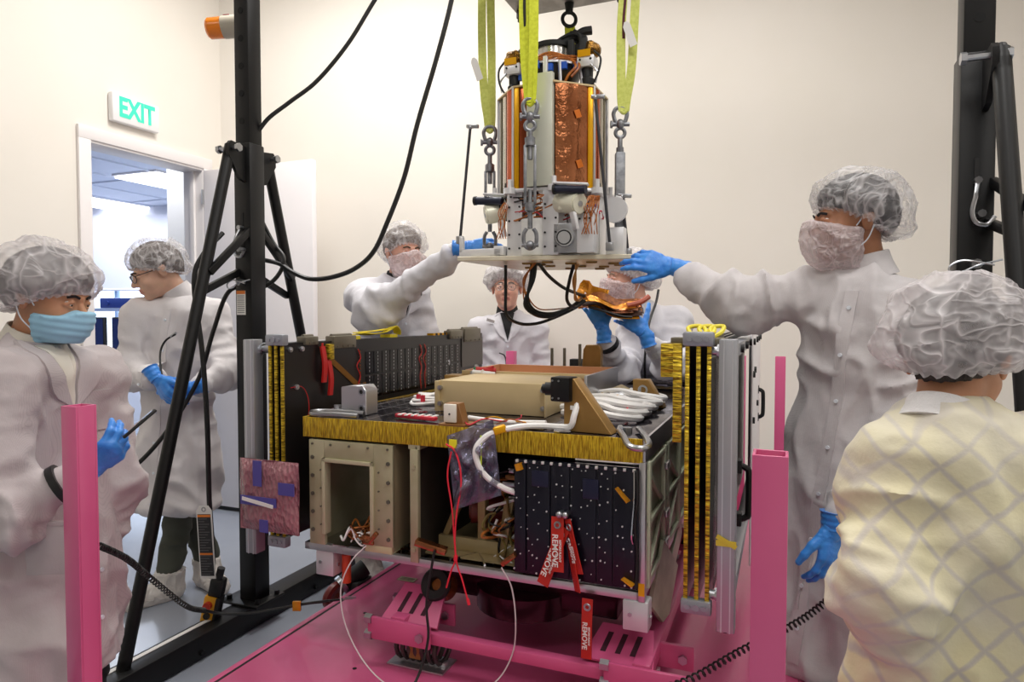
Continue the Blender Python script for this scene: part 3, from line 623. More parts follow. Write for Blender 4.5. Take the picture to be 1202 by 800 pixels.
# far tan bracket, posts and low black boxes behind
g = G(); g.prism([(0, 0), (.085, 0), (.085, .12), (.075, .14), (.02, .14), (.008, .12)], .04, basis((-.47, 1.06, 1.10), (1, 0, 0), (0, 0, 1)), bev=.002); g.box(-.47, -.385, 1.02, 1.06, 1.03, 1.10); P('tall_tan_bracket', g, M_tan)
g = G()
for x, y, h in ((-.665, 1.2, 1.215), (-.61, 1.22, 1.215), (-.50, 1.1, 1.24)): g.box(x-.006, x+.006, y-.006, y+.006, 1.03, h, .001)
P('slim_post', g, M_hinge)
g = G(); g.box(-.58, -.52, 1.2, 1.25, 1.03, 1.165, .003); g.box(-.50, -.44, 1.16, 1.2, 1.03, 1.155, .003); P('black_module', g, M_blackm)
g = G(); g.box(-.33, -.06, 1.25, 1.55, 1.05, 1.075, .002, mi=0)
for i in range(10): g.box(-.06, -.045, 1.26+i*.03, 1.27+i*.03, 1.05, 1.077, mi=1)
g.box(-.25, -.08, 1.3, 1.5, 1.032, 1.05, mi=1)
P('rear_plate', g, [M_deck, M_beige])
g = G(); g.cyl((-.31, 1.3, 1.07), (-.31, 1.3, 1.105), .012, n=12); P('copper_stub', g, M_copper)
# small sensor
g = G(); g.prism([(0, 0), (.062, 0), (.045, .062), (.0, .062)], .04, basis((-.612, .06, 1.036), (1, 0, 0), (0, 0, 1)), bev=.001); g.box(-.625, -.535, .0, .08, 1.031, 1.037)
ss = P('sun_sensor', g, mat('tan_brown', (140, 96, 50), .45, .2))
g = G(); g.box(-.614, -.572, .012, .022, 1.04, 1.096, .003); g.cyl((-.593, .012, 1.066), (-.593, .010, 1.066), .003, mi=1); P('white_sensor_face', g, [mat('ivory', (236, 230, 218), .4), M_blackm], ss)
# silver lug block
g = G(); g.prism([(0, 0), (.10, 0), (.10, .082), (.085, .1), (.03, .096), (0, .092)], .07, basis((-1.045, .16, 1.032), (1, 0, 0), (0, 0, 1)), bev=.002)
lg = P('hoist_lug', g, M_alu, label='silver lug block with bored holes')
for z in (1.055, 1.11):
    g = G(); g.lathe([(.007, 0), (.012, 0), (.012, .003), (.007, .003)], basis((-.963, .09, z), (1, 0, 0), (0, 0, 1)), 20, close=True); g.cyl((-.963, .0905, z), (-.963, .0885, z), .007, n=16, mi=1); P('bored_hole', g, [M_steel, M_blackm], lg)
# U handles
def uhandle(P_, mname='tie_down_ring'):
    g = G(); g.tube(P_, .0085, n=10); return P(mname, g, M_steel)
uhandle([(-.088, .10, 1.043), (-.078, .05, 1.043), (-.055, -.01, 1.040), (-.034, -.06, 1.030), (-.014, -.088, 1.025), (.010, -.092, 1.024), (.024, -.07, 1.027), (.016, -.03, 1.034), (-.012, .04, 1.042), (-.035, .10, 1.043)])
uhandle([(-.93, .02, 1.04), (-1.0, .01, 1.043), (-1.08, .0, 1.043), (-1.11, .015, 1.043), (-1.11, .045, 1.043), (-1.08, .06, 1.043), (-1.0, .07, 1.043), (-.94, .07, 1.04)])
g = G(); g.cyl((-1.06, .09, 1.03), (-1.06, .09, 1.05), .02, n=6); g.cyl((-1.06, .09, 1.05), (-1.06, .09, 1.062), .013, n=16); g.cyl((-.062, .07, 1.03), (-.062, .07, 1.05), .016, n=6); P('hex_stud', g, M_steel)
# white cables on the deck
def wc(Pts, r=.009, name='white_cable', m=None):
    g = G(); g.tube(Pts, r, n=8); 
    return P(name, g, m or M_wwire)
wc([(-.20, .05, 1.115), (-.205, .03, 1.08), (-.215, .03, 1.05), (-.25, .05, 1.043), (-.32, .03, 1.045), (-.38, .0, 1.04), (-.44, -.035, 1.022), (-.47, -.06, .985), (-.465, -.06, .94), (-.44, -.05, .90), (-.40, -.03, .87), (-.37, .0, .85)], .009)
g = G(); g.bar((-.43, -.03, 1.03), (-.40, -.008, 1.04), .022, .022, .004); P('amber_tape_band', g, M_kyel)
wc([(-.30, .06, 1.05), (-.42, .08, 1.042), (-.50, .07, 1.046), (-.57, .10, 1.045)], .007)
g = G(); rnd = random.Random(11)
for i in range(10):
    y0 = .2+i*.045; z0 = 1.045+.012*(i % 3)
    g.tube([(-.33-.02*(i % 2), y0+.12, z0), (-.22, y0+.05+rnd.uniform(-.03, .03), z0+.02), (-.13, y0+rnd.uniform(-.02, .05), z0+.012), (-.07+.01*(i % 3), y0+.08, z0), (-.10, y0+.17, z0), (-.2, y0+.2, z0+.01)], .011, n=7)
P('white_cable_coil', g, M_wwire)
for (x, y, z), m in (((-.2, .24, 1.075), M_kyel), ((-.16, .42, 1.078), M_redm), ((-.12, .36, 1.074), M_redm), ((-.2, .55, 1.08), M_kyel), ((-.11, .3, 1.07), M_redm)):
    g = G(); g.torus((x, y, z-.01), (1, .2, .1), .012, .004, n=14, k=6); P('cable_marker', g, m)
g = G(); g.cyl((-.22, .61, 1.07), (-.18, .63, 1.065), .016, n=12)
for i in range(7): g.cyl((-.28+i*.012, .56+i*.012, 1.07+.012*math.sin(i*3)), (-.25+i*.014, .57+i*.014, 1.08), .007+.003*(i % 2), n=8)
P('silver_connector', g, M_steel)
g = G(); rnd = random.Random(2)
for i in range(7):
    g.tube([(-.80-.01*i, .40+i*.02, 1.05), (-.90-.012*i, .32+i*.03, 1.045+.01*(i % 3)), (-.93, .42+.03*i, 1.055), (-.84, .56+.02*i, 1.08), (-.80, .62, 1.10)], .006, n=6)
P('white_cable_loop', g, M_wwire)
g = G()
for i, (x, y) in enumerate(((-.91, .36), (-.88, .34), (-.86, .46))): g.box(x, x+.012, y, y+.012, 1.045, 1.075)
P('red_tie', g, M_redm)
g = G(); g.bar((-.82, .08, 1.042), (-.66, .05, 1.042), .022, .012, .003, mi=0)
for i in range(6): g.box(-.80+i*.024, -.79+i*.024, .052, .088, 1.046, 1.0495, mi=1)
P('striped_safety_tag', g, [M_redm, M_label])
cuboid('cork_block', (-.86, .62, 1.10), (.1, .08, .06), 0, M_tan)
cuboid('cork_block_base', (-.86, .62, 1.05), (.08, .06, .04), 0, M_blackm)
g = G()
for i in range(8): g.cyl((-.82+rnd.uniform(0, .1), .58+rnd.uniform(0, .04), 1.12+rnd.uniform(0, .05)), (-.80+rnd.uniform(0, .1), .58+rnd.uniform(0, .04), 1.13+rnd.uniform(0, .04)), .009, n=8, mi=i % 4)
P('coloured_connector', g, [M_green2, M_label, M_red, M_steel])
g = G(); g.tube([(-.56, .05, 1.04), (-.52, .0, 1.04), (-.50, .06, 1.05), (-.44, .07, 1.045), (-.40, .1, 1.05), (-.385, .08, 1.065)], .0025, n=5); g.tube([(-.52, .08, 1.045), (-.46, .05, 1.06), (-.42, .08, 1.045), (-.36, .05, 1.05)], .002, n=5, mi=1); g.tube([(-.45, .04, 1.04), (-.4, .02, 1.06), (-.36, .06, 1.045)], .002, n=5, mi=2); P('loose_wire', g, [M_redm, M_kyel, M_orgw])
cuboid('thin_tan_pad', (-.34, .06, 1.036), (.08, .05, .008), 0, M_beige)
cuboid('foil_pad', (-.24, .03, 1.035), (.05, .04, .006), .3, M_mirror)
# ================================================================== SOLAR ARRAYS
def array(root, sg, xs, L_, z0, z1, inner, frx, label=''):
    for k, x in enumerate(xs):
        m = M_panel
        g = G(); g.box(x-.005, x+.005, .004, L_, z0, z1); pn = P('array_panel', g, m, root)
        g = G(); g.box(x-.0055, x+.0055, -.004, .004, z0, z1, .001); P('gold_edge_tape', g, M_goldd, pn)
    for z in (z0-.03, z1-.008):
        g = G(); g.box(xs[0]-.012, xs[-1]+.012, -.012, .02, z, z+.038, .006)
        for x in (xs[0]+.006, xs[-1]-.006): g.cyl((x, -.013, z+.02), (x, -.017, z+.02), .007, n=12)
        g.cyl((xs[1], -.013, z+.02), (xs[1], -.017, z+.02), .01, n=6); P('front_hinge', g, mat('hinge_light_grey', (160, 163, 172), .4, .6), root)
    x = frx; s = .0225
    for y in (0, L_):
        g = G(); g.box(x-.0225, x+.0225, y-.0225, y+.0225, z0-.06, z1+.012, .003)
        for q in (-.022, .018): g.box(x-.004, x+.004, y+q, y+q+.004, z0-.06, z1+.01, mi=1)
        for q in (-.012, .009): g.box(x+q, x+q+.003, y-.0235, y-.0225, z0-.06, z1+.01, mi=2)
        P('upright_extrusion', g, [M_extr, M_blackm, mat('extr_light', (205, 207, 212), .35, .6)], root)
    for z in (z0+.02, z1-.02):
        g = G(); g.box(x-.018, x+.018, .0225, L_-.0225, z-.018, z+.018, .003); P('long_rail', g, M_extr, root)
        g = G(); g.cyl((xs[0] if sg < 0 else xs[-1], .02, z), (x, .02, z), .012, n=12); g.cyl((x-sg*.022, .02, z), (x-sg*.03, .02, z), .018, n=8); P('standoff', g, M_steel, root)
la = thing('solar_array', 'black folded solar array with gold edge tape standing left of the deck', 'solar array', FS @ V(-1.26, .8, .54), -TH)
array(la, -1, (-1.266, -1.241, -1.215), 1.6, .61, 1.272, -1.21, -1.34)
def onface(name, g, m, **kw): return P(name, g, m, la, **kw)
XF = -1.2095
for z0, z1 in ((1.130, 1.222), (1.035, 1.122)):
    for i in range(14):
        y = .475+i*.061
        if abs(i-7) < 0.5: continue
        g = G(); g.box(XF, XF+.0012, y, y+.055, z0, z1, mi=0)
        for k in range(6): g.box(XF+.0012, XF+.0018, y+.026, y+.0285, z0+.008+k*.0145, z0+.016+k*.0145, mi=1)
        onface('solar_cell', g, [M_cell, M_dot])
for y in (.42, .905, .945):
    g = G(); g.tube([(XF+.004, y, 1.235), (XF+.005, y+.015, 1.20), (XF+.004, y-.008, 1.17), (XF+.005, y+.012, 1.13), (XF+.004, y, 1.09), (XF+.004, y+.01, 1.03)], .0022, n=5, mi=0)
    for k in range(14): g.box(XF+.001, XF+.003, y+.012, y+.019, 1.04+k*.014, 1.048+k*.014, mi=1)
    onface('panel_wiring', g, [M_red, M_copper])
g = G(); g.bar((XF+.002, .225, 1.22), (XF+.002, .47, 1.06), .022, .002, up=(1, 0, 0)); g.box(XF, XF+.003, .455, .475, 1.02, 1.10)
onface('kapton_strip', g, mat('bronze_tape', (150, 106, 46), .3, .7))
g = G(); g.box(XF, XF+.02, .22, .25, 1.205, 1.262, .003); onface('gold_wrap', g, M_goldd)
for y0, y1, z0, z1 in ((.26, .40, 1.243, 1.29), (.10, .17, 1.262, 1.292), (1.2, 1.34, 1.25, 1.292), (1.36, 1.56, 1.23, 1.30)):
    g = G(); g.box(XF-.03, XF+.012, y0, y1, z0, z1, .004)
    for k in range(4): g.cyl((XF+.012, y0+.02+k*(y1-y0-.04)/3, z0+.008), (XF+.015, y0+.02+k*(y1-y0-.04)/3, z0+.008), .004, n=6)
    g.cyl((XF-.01, y0+.01, z1), (XF-.01, y1-.01, z1), .008, n=10)
    onface('hinge_block', g, M_hinge)
g = G(); g.box(XF, XF+.004, 1.34, 1.6, 1.10, 1.25); onface('grey_end_plate', g, mat('grey_film', (92, 88, 84), .35, .5))
for y, z in ((.03, 1.25), (.09, 1.25), (.06, 1.12)):
    g = G(); g.cyl((XF, y, z), (XF+.008, y, z), .009, n=12); g.cyl((XF+.008, y, z), (XF+.012, y, z), .004, n=8); onface('panel_insert', g, M_alu)
g = G(); g.tube([(XF+.003, .03, 1.12), (XF+.006, .08, 1.12), (XF+.006, .11, 1.09), (XF+.006, .12, 1.04), (XF+.004, .11, .98)], .0015, n=5); onface('thin_red_wire', g, M_red)
for y, z0, z1, lb in ((.19, 1.125, 1.255, 'upper'), (.225, 1.075, 1.2, 'lower')):
    g = G(); g.ribbon([(XF+.012, y, z1), (XF+.02, y+.003, (z0+z1)/2), (XF+.016, y+.002, z0)], .022, .008, (0, 1, 0)); g.cyl((XF+.012, y, z1-.004), (XF+.012, y, z1+.012), .004, n=6)
    o = g.build('red_streamer', M_red, None, FS); tag(o, 'red pull streamer hanging on the left black array, the %s one' % ('higher and left' if lb == 'upper' else 'lower and right'), 'streamer', 'red streamers on the left array')
# yellow webbing lying on the rail
g = G(); g.ribbon([(-1.26, .42, 1.285), (-1.25, .5, 1.293), (-1.262, .6, 1.288), (-1.25, .68, 1.296), (-1.245, .74, 1.318), (-1.25, .78, 1.30), (-1.255, .79, 1.285)], .035, .004, (1, 0, .2)); g.ribbon([(-1.24, .45, 1.298), (-1.262, .62, 1.302), (-1.25, .72, 1.31)], .02, .004, (1, 0, 0)); g.box(-1.285, -1.235, .42, .48, 1.272, 1.285); g.box(-1.285, -1.235, .7, .76, 1.272, 1.285)
tag(g.build('yellow_strap', mat('bright_yellow_web', (236, 214, 40), .6, bump=(200, .4, .002)), None, FS), 'bright yellow strap lying along the top of the left array', 'strap')
g = G()
for i in range(7): g.box(-1.255, -1.22, 1.06+i*.022, 1.082+i*.022, 1.272, 1.282, mi=i % 2)
onface('hazard_tape', g, [M_kyel, M_blackm])
ra = thing('solar_array', 'black folded solar array with gold edge tape and clear guard right of the deck', 'solar array', FS @ V(.16, .8, .54), -TH)
array(ra, 1, (.112, .140, .167), 1.6, .61, 1.292, .1, .215)
g = G(); g.box(.075, .098, -.004, .01, 1.03, 1.29, .001); g.box(.04, .09, .01, .06, 1.2, 1.29, .003); P('gold_side_strip', g, M_goldd, ra)
g = G(); g.box(.06, .20, .05, .11, 1.285, 1.305, .003); g.box(.09, .18, .2, .3, 1.285, 1.312, .004); g.box(.05, .07, .05, .5, 1.27, 1.29); P('hinge_block', g, M_hinge, ra)
g = G()
for k in range(3): g.tube([(.12+k*.025, .06, 1.305), (.10+k*.03, .1, 1.33), (.13+k*.03, .13, 1.335), (.15+k*.02, .08, 1.32), (.13+k*.02, .06, 1.307)], .006, n=7)
P('yellow_coil', g, mat('yellow_cable', (226, 210, 60), .5), ra)
g = G(); g.box(.085, .09, .36, .40, 1.05, 1.12, .002); P('red_label', g, M_red, ra)
g = G(); g.box(.178, .182, .03, .5, .64, 1.25, .001); P('smoked_guard', g, mat('smoked_acrylic', (70, 60, 66), .08, alpha=.55), ra)
g = G(); g.box(.236, .242, .78, 1.62, .45, 1.30, .002); fp = P('white_guard_plate', g, M_white, ra, label='white guard plate with black fasteners')
for k, (b, z) in enumerate(((.82, 1.27), (.82, 1.15), (.92, 1.16), (.82, .98), (.9, .82), (.82, .70), (1.1, 1.27), (1.3, 1.27), (1.5, 1.27), (1.2, 1.0), (.82, .55))):
    g = G(); g.cyl((.242, b, z), (.25, b, z), .012, n=12); P('black_fastener', g, M_blackm, fp)
for k, b in enumerate((.2, .45, .7, .95)):
    g = G(); g.cyl((.234, b, 1.272), (.242, b, 1.272), .012, n=12); P('rail_bolt', g, M_blackm, ra)
for b, z, h, o_ in ((1.40, .975, .062, 0), (.11, .885, .072, 0)):
    g = G(); g.tube([(.235, b, z+h), (.245, b, z+h), (.256, b, z+h-.006), (.262, b, z+h-.02), (.262, b, z-h+.02), (.256, b, z-h+.006), (.245, b, z-h), (.235, b, z-h)], .0085, n=8, sub=4); g.box(.225, .245, b-.018, b+.018, z+h-.018, z+h+.018, .003); g.box(.225, .245, b-.018, b+.018, z-h-.018, z-h+.018, .003)
    P('pull_handle', g, M_black, ra)
g = G(); g.box(.19, .24, -.0245, -.0235, .775, .79); g.bar((.192, -.025, .80), (.24, -.025, .775), .001, .012); P('yellow_tape', g, mat('tape_yellow', (214, 190, 60), .5), ra)
# ================================================================== LOOSE THINGS ON THE SATELLITE
# pink bubble wrap pouch
M_bub = mat('pink_bubble_wrap', (138, 84, 96), .16, bump=(90, 1.0, .008), var=((168, 112, 118), 10), voro=True, coat=.6, stretch=(1, 1, .5))
def sheet(P00, P10, P01, nx, ny, fn, thick=0):
    g = G(); A = Vector(P00); U = Vector(P10)-A; Vv = Vector(P01)-A; N_ = U.cross(Vv).normalized(); vs = []
    for s_ in ((0, 1) if thick else (0,)):
        vs.append([[g.bm.verts.new(A+U*(i/nx)+Vv*(j/ny)+N_*(fn(i/nx, j/ny)*(1 if s_ == 0 else -1)+(0))) for i in range(nx+1)] for j in range(ny+1)])
    for s_ in range(len(vs)):
        for j in range(ny):
            for i in range(nx):
                q = (vs[s_][j][i], vs[s_][j][i+1], vs[s_][j+1][i+1], vs[s_][j+1][i]); g.bm.faces.new(q if s_ == 0 else q[::-1])
    if thick:
        bmesh.ops.remove_doubles(g.bm, verts=g.bm.verts, dist=1e-5)
    return g
bw = thing('bubble_wrap_pouch', 'pink bubble wrap pouch with blue tape at the left array corner', 'pouch', FS @ V(-1.24, -.04, .645), -TH)
g = sheet((-1.36, -.045, .885), (-1.115, -.045, .885), (-1.36, -.045, .645), 30, 30, lambda u, v: .018*min(1, 7*min(u, 1-u, v, 1-v))+.003*math.sin(u*9+v*5), 1)
g.build('wrap', M_bub, bw, FS)
g = G(); g.box(-1.285, -1.25, -.068, -.065, .80, .885); g.box(-1.18, -1.117, -.068, -.064, .78, .82); g.box(-1.34, -1.19, -.068, -.065, .735, .765); g.box(-1.26, -1.225, -.068, -.065, .648, .69); g.build('blue_tape', mat('blue_violet_tape', (80, 74, 150), .4), bw, FS)
g = G(); g.bar((-1.33, -.070, .755), (-1.2, -.070, .738), .012, .002, up=(0, 1, 0)); g.build('white_label', M_label, bw, FS)
# antistatic bag hanging over the deck edge, with red cord
M_bag = mat('static_shield_bag', (136, 132, 152), .1, .6, bump=(13, .9, .03), alpha=.6, var=((84, 82, 112), 9))
ab = thing('antistatic_bag', 'crumpled grey antistatic bag hanging over the gold edge with a red cord', 'bag', FS @ V(-.5, -.05, .80), -TH)
g = sheet((-.575, -.04, 1.01), (-.43, -.03, 1.065), (-.545, -.05, .795), 26, 30, lambda u, v: .012*min(1, 6*min(u, 1-u, v, 1-v))*(1.6+math.sin(u*17+3*math.sin(v*7))+.7*math.sin(v*23+u*9)), 1); g.build('film', M_bag, ab, FS)
g = G(); g.box(-.555, -.53, -.066, -.064, .98, 1.005, mtx=Matrix.Translation((0, 0, 0))); g.build('yellow_label', mat('label_yellow', (240, 230, 40), .5), ab, FS)
g = G(); g.ribbon([(-.46, -.05, 1.02), (-.455, -.058, .98), (-.457, -.058, .9)], .004, .002, (1, 0, 0)); g.build('green_tie', mat('lime_tie', (200, 220, 60), .5), ab, FS)
g = G(); g.tube([(-.565, -.065, .99), (-.535, -.07, .975), (-.515, -.075, .93), (-.512, -.075, .87), (-.525, -.075, .80), (-.532, -.075, .72), (-.53, -.075, .66), (-.545, -.075, .62), (-.56, -.075, .57)], .0026, n=6); g.tube([(-.545, -.07, .97), (-.555, -.075, .9), (-.54, -.075, .8), (-.53, -.072, .66), (-.51, -.072, .60), (-.493, -.072, .545)], .0026, n=6); g.cyl((-.531, -.074, .655), (-.529, -.074, .67), .006, n=8); g.cyl((-.493, -.072, .548), (-.488, -.072, .53), .005, n=6)
g.build('red_cord', mat('red_cord', (226, 40, 60), .5), ab, FS)
# remove before flight streamers
M_rbf = mat('streamer_red', (196, 40, 26), .45, bump=(90, .4, .002), var=((176, 34, 20), 20))
def streamer(P_, w, side, label, txt=True, sz=.03):
    t = thing('flight_streamer', label, 'streamer', FS @ Vector(P_[-1]), -TH, 'red streamers on the satellite front')
    mid = (Vector(P_[0])+Vector(P_[-1]))/2; P_ = [P_[0], tuple((mid*.8+Vector(P_[1])*.2)), P_[-1]]
    g = G(); g.ribbon(P_, w, .003, side); g.build('ribbon', M_rbf, t, FS)
    a = Vector(P_[0]); b = Vector(P_[-1]); d = (b-a).normalized(); sd = Vector(side); sd = (sd-d*sd.dot(d)).normalized()
    n_ = d.cross(sd); n_ = n_ if n_.y < 0 else -n_
    g = G(); g.torus(a+d*.022+n_*.003, n_, .008, .003, n=16, k=6); g.build('grommet', M_steel, t, FS)
    if txt:
        L = (b-a).length
        x = -d if (-d).cross(d.cross(n_)).dot(n_) else d
        m = basis(a+d*(.03+(L-.03)/2)+n_*.012, d, n_.cross(d))
        text('lettering', 'REMOVE', w*.66, FS @ m @ Matrix.Translation((0, -w*.12, 0)), M_label, t)
        text('lettering', 'BEFORE FLIGHT', w*.24, FS @ m @ Matrix.Translation((0, w*.30, 0)), M_label, t)
    return t
streamer([(-.232, -.035, .805), (-.232, -.05, .72), (-.228, -.048, .655)], .036, (1, 0, 0), 'red streamer lettered REMOVE hanging at the centre of the black panel', sz=.034)
streamer([(-.215, -.028, .775), (-.245, -.042, .69), (-.275, -.04, .61)], .036, (.9, -.1, .4), 'red streamer lettered REMOVE splayed left below the central one', sz=.03)
streamer([(-.205, -.03, .80), (-.185, -.04, .72), (-.165, -.04, .655)], .022, (.85, -.5, .1), 'narrow red streamer curling to the right of the central one', sz=.02)
streamer([(-.205, -.025, .76), (-.195, -.03, .68), (-.175, -.03, .60)], .030, (.7, -.7, .1), 'plain red streamer edge on behind the right streamer', txt=False)
streamer([(-.147, -.03, .585), (-.15, -.038, .51), (-.148, -.036, .42)], .03, (1, 0, 0), 'red streamer lettered REMOVE hanging lowest beneath the black panel', sz=.026)
g = G()
for x in (-.225, -.207):
    g.cyl((x, -.012, .815), (x, -.04, .815), .007, n=10); g.sph((x, -.045, .815), .010)
P('pull_pin', g, M_steel)
# clip lead hanging in a loop, and coiled ground leads
wl = thing('ground_lead', 'thin pale ground wire hanging in a wide loop under the satellite', 'wire', FS @ V(-.62, -.15, .252), -TH)
g = G(); g.tube([(-.86, -.04, .645), (-.895, -.07, .60), (-.92, -.09, .52), (-.90, -.1, .42), (-.84, -.1, .32), (-.74, -.12, .27), (-.62, -.12, .256), (-.50, -.08, .262), (-.42, -.04, .30), (-.375, -.02, .38), (-.36, -.03, .48), (-.372, -.03, .58), (-.40, -.04, .64)], .0022, n=6); g.build('insulated_wire', mat('pale_wire', (214, 206, 206), .4), wl, FS)
for c in ((-.85, -.04, .655),):
    g = G(); g.bar(c, (c[0]+.03, c[1], c[2]+.035), .014, .014, .003); g.build('copper_clip', M_copper, wl, FS)
g = G(); g.box(-.64, -.62, -.13, -.11, .252, .266, .002); g.build('amber_tape_band', M_kapton, wl, FS)
def springcable(name, P_, r, wr, turns, label, m=M_rubber, extra=None):
    Q = catmull(P_, 24); L = len(Q); out = []
    x = None
    for i in range(turns*8+1):
        f = i/(turns*8)*(L-1); k = min(int(f), L-2); q = Q[k].lerp(Q[k+1], f-k); t = (Q[k+1]-Q[k]).normalized()
        u = V(0, 0, 1); xx = u.cross(t).normalized(); yy = t.cross(xx); a = i/8*2*math.pi
        out.append(q+xx*r*math.cos(a)+yy*r*math.sin(a))
    g = G(); g.tube(out, wr, n=5, sub=1)
    if extra: extra(g)
    return tag(g.build(name, m), label, 'cord')
def FSp(*l): return [FS @ Vector(p) for p in l]
springcable('coiled_cord', [(-1.085, 1.75, .76), (-1.10, 1.9, .67), (-1.12, 2.06, .55), (-1.13, 2.3, .36), (-1.12, 2.42, .29)], .0075, .0027, 56, 'black coiled grounding cord drooping from behind the left pink post', extra=lambda g: g.tube([(-1.12, 2.42, .29), (-1.08, 2.46, .262), (-.98, 2.46, .262), (-.88, 2.44, .285), (-.76, 2.42, .315), (-.66, 2.40, .335)], .0055, n=6))
springcable('coiled_cord', FSp((-.27, -.22, .40), (-.1, -.18, .40), (.1, -.1, .43), (.25, .1, .455), (.40, .25, .50), (.52, .34, .585)), .0085, .003, 64, 'black coiled cord stretched across the front right of the pink base', extra=lambda g: g.tube(FSp((-.27, -.22, .40), (-.36, -.22, .375), (-.46, -.22, .36)), .003, n=6))
tc = thing('test_clip', 'small silver test clip with a gold tape flag on the black lead', 'clip', FS @ V(-.50, -.22, .35), -TH)
g = G(); g.cyl((-.46, -.22, .36), (-.52, -.22, .352), .0045, n=8); g.build('sleeve', M_rubber, tc, FS)
g = G(); g.cyl((-.52, -.22, .352), (-.56, -.22, .346), .003, n=8); g.bar((-.53, -.22, .355), (-.57, -.22, .352), .004, .008); g.build('jaw', M_steel, tc, FS)
g = G(); g.box(-.43, -.405, -.226, -.214, .355, .375, .001); g.build('tape_flag', M_kapton, tc, FS)
tc = thing('test_clip', 'small silver clip with an orange tape flag near the left edge of the pink base', 'clip', (-.62, 2.38, .30))
g = G(); g.cyl((-.66, 2.40, .335), (-.61, 2.39, .345), .0045, n=8); g.build('sleeve', M_rubber, tc)
g = G(); g.cyl((-.61, 2.39, .345), (-.57, 2.38, .352), .003, n=8); g.bar((-.60, 2.39, .35), (-.56, 2.38, .356), .004, .008); g.build('jaw', M_steel, tc)
g = G(); g.box(-.80, -.77, 2.415, 2.425, .29, .325, .001); g.build('tape_flag', M_kapton, tc)
cable('test_lead', FSp((-.62, -.035, .66), (-.625, -.05, .60), (-.635, -.06, .5), (-.62, -.08, .40), (-.63, -.15, .30), (-.66, -.3, .258), (-.68, -.45, .256)), .004, 'thin black lead dropping from the copper connector to the pink base')
# ================================================================== SUSPENDED PAYLOAD
PX, PY = .155, 2.6
FP = frame((PX, PY, 0), -TH)
pay = thing('instrument_payload', 'suspended copper wrapped instrument drum on a pale plate hanging over the satellite', 'instrument', FP @ V(0, 0, 1.562), -TH)
def Q(name, g, m, parent=None, fr=None, **kw): return P(name, g, m, parent, fr or FP, pay, **kw)
M_offw = mat('off_white_anodise', (226, 224, 214), .4, .2, var=((214, 212, 200), 8))
M_swh = mat('machined_white', (228, 228, 230), .35, .45)
M_plate = mat('pale_plate', (222, 214, 194), .3, .35, var=((206, 196, 172), 7))
FQ = frame((.175, 2.63, 0), -R_(9))
g = G(); g.prism([(-.34, -.24), (.285, -.24), (.27, .29), (-.18, .29)], .016, FQ @ Matrix.Translation((0, 0, 1.563)), bev=.002); g.build('base_plate', M_plate, pay)
rnd = random.Random(4)
for x, y in ((-.12, -.12), (-.04, -.17), (.04, -.1), (.12, -.15), (.2, -.08), (-.05, .02), (.07, .05), (.16, .08), (-.14, .1), (.02, .16), (.14, .2), (.22, .0), (-.08, -.05)):
    g = G()
    for a, b, c, d in ((0, .04, 0, .004), (0, .04, .024, .028), (0, .004, 0, .028), (.036, .04, 0, .028)): g.box(x+a, x+b, y+c, y+d, 1.558, 1.564)
    g.build('cutout_rim', M_tan, pay, FQ)
# octagonal drum
r8 = .200; corner0 = -92+22     # a corner faces the camera (angle in the rotated frame)
def oc(k, r=r8): a = R_(corner0+45*k); return V(r*math.cos(a), r*math.sin(a), 0)
zb, zt = 1.825, 2.185
g = G(); g.prism([(oc(k, .185).x, oc(k, .185).y) for k in range(8)], zt-zb, Matrix.Translation((0, 0, zb))); Q('drum_core', g, mat('dark_core', (48, 26, 16), .3, .5))
def face_strip(name, k, u0, u1, m, z0=zb, z1=zt, off=.0, th=.004, bul=0, **kw):
    A = oc(k); B = oc(k+1); x = (B-A).normalized(); n_ = V(x.y, -x.x, 0)
    L_ = (B-A).length; g = G()
    if bul:
        g2 = bmesh.new(); N_ = 10; lo = []; hi = []
        for i in range(N_+1):
            t = i/N_; p = A+x*L_*(u0+(u1-u0)*t)+n_*(off+bul*math.sin(math.pi*t)); lo.append(g2.verts.new((p.x, p.y, z0))); hi.append(g2.verts.new((p.x, p.y, z1)))
        for i in range(N_): g2.faces.new((lo[i], lo[i+1], hi[i+1], hi[i]))
        q0 = A+x*L_*u0-n_*.01; q1 = A+x*L_*u1-n_*.01
        a0 = g2.verts.new((q0.x, q0.y, z0)); a1 = g2.verts.new((q0.x, q0.y, z1)); b0 = g2.verts.new((q1.x, q1.y, z0)); b1 = g2.verts.new((q1.x, q1.y, z1))
        g2.faces.new((a0, lo[0], hi[0], a1)); g2.faces.new((lo[-1], b0, b1, hi[-1])); g2.faces.new((b0, a0, a1, b1)); g2.faces.new(lo[::-1]+[a0, b0]); g2.faces.new(hi+[b1, a1])
        g.merge(g2)
    else:
        m4 = Matrix((x, n_, V(0, 0, 1))).transposed().to_4x4(); m4.translation = A
        g.box(L_*u0, L_*u1, -.005, off+th, z0, z1, .0008, 0, m4)
    return Q(name, g, m, **kw)
M_sil = mat('silver_reflector', (214, 208, 196), .12, .95)
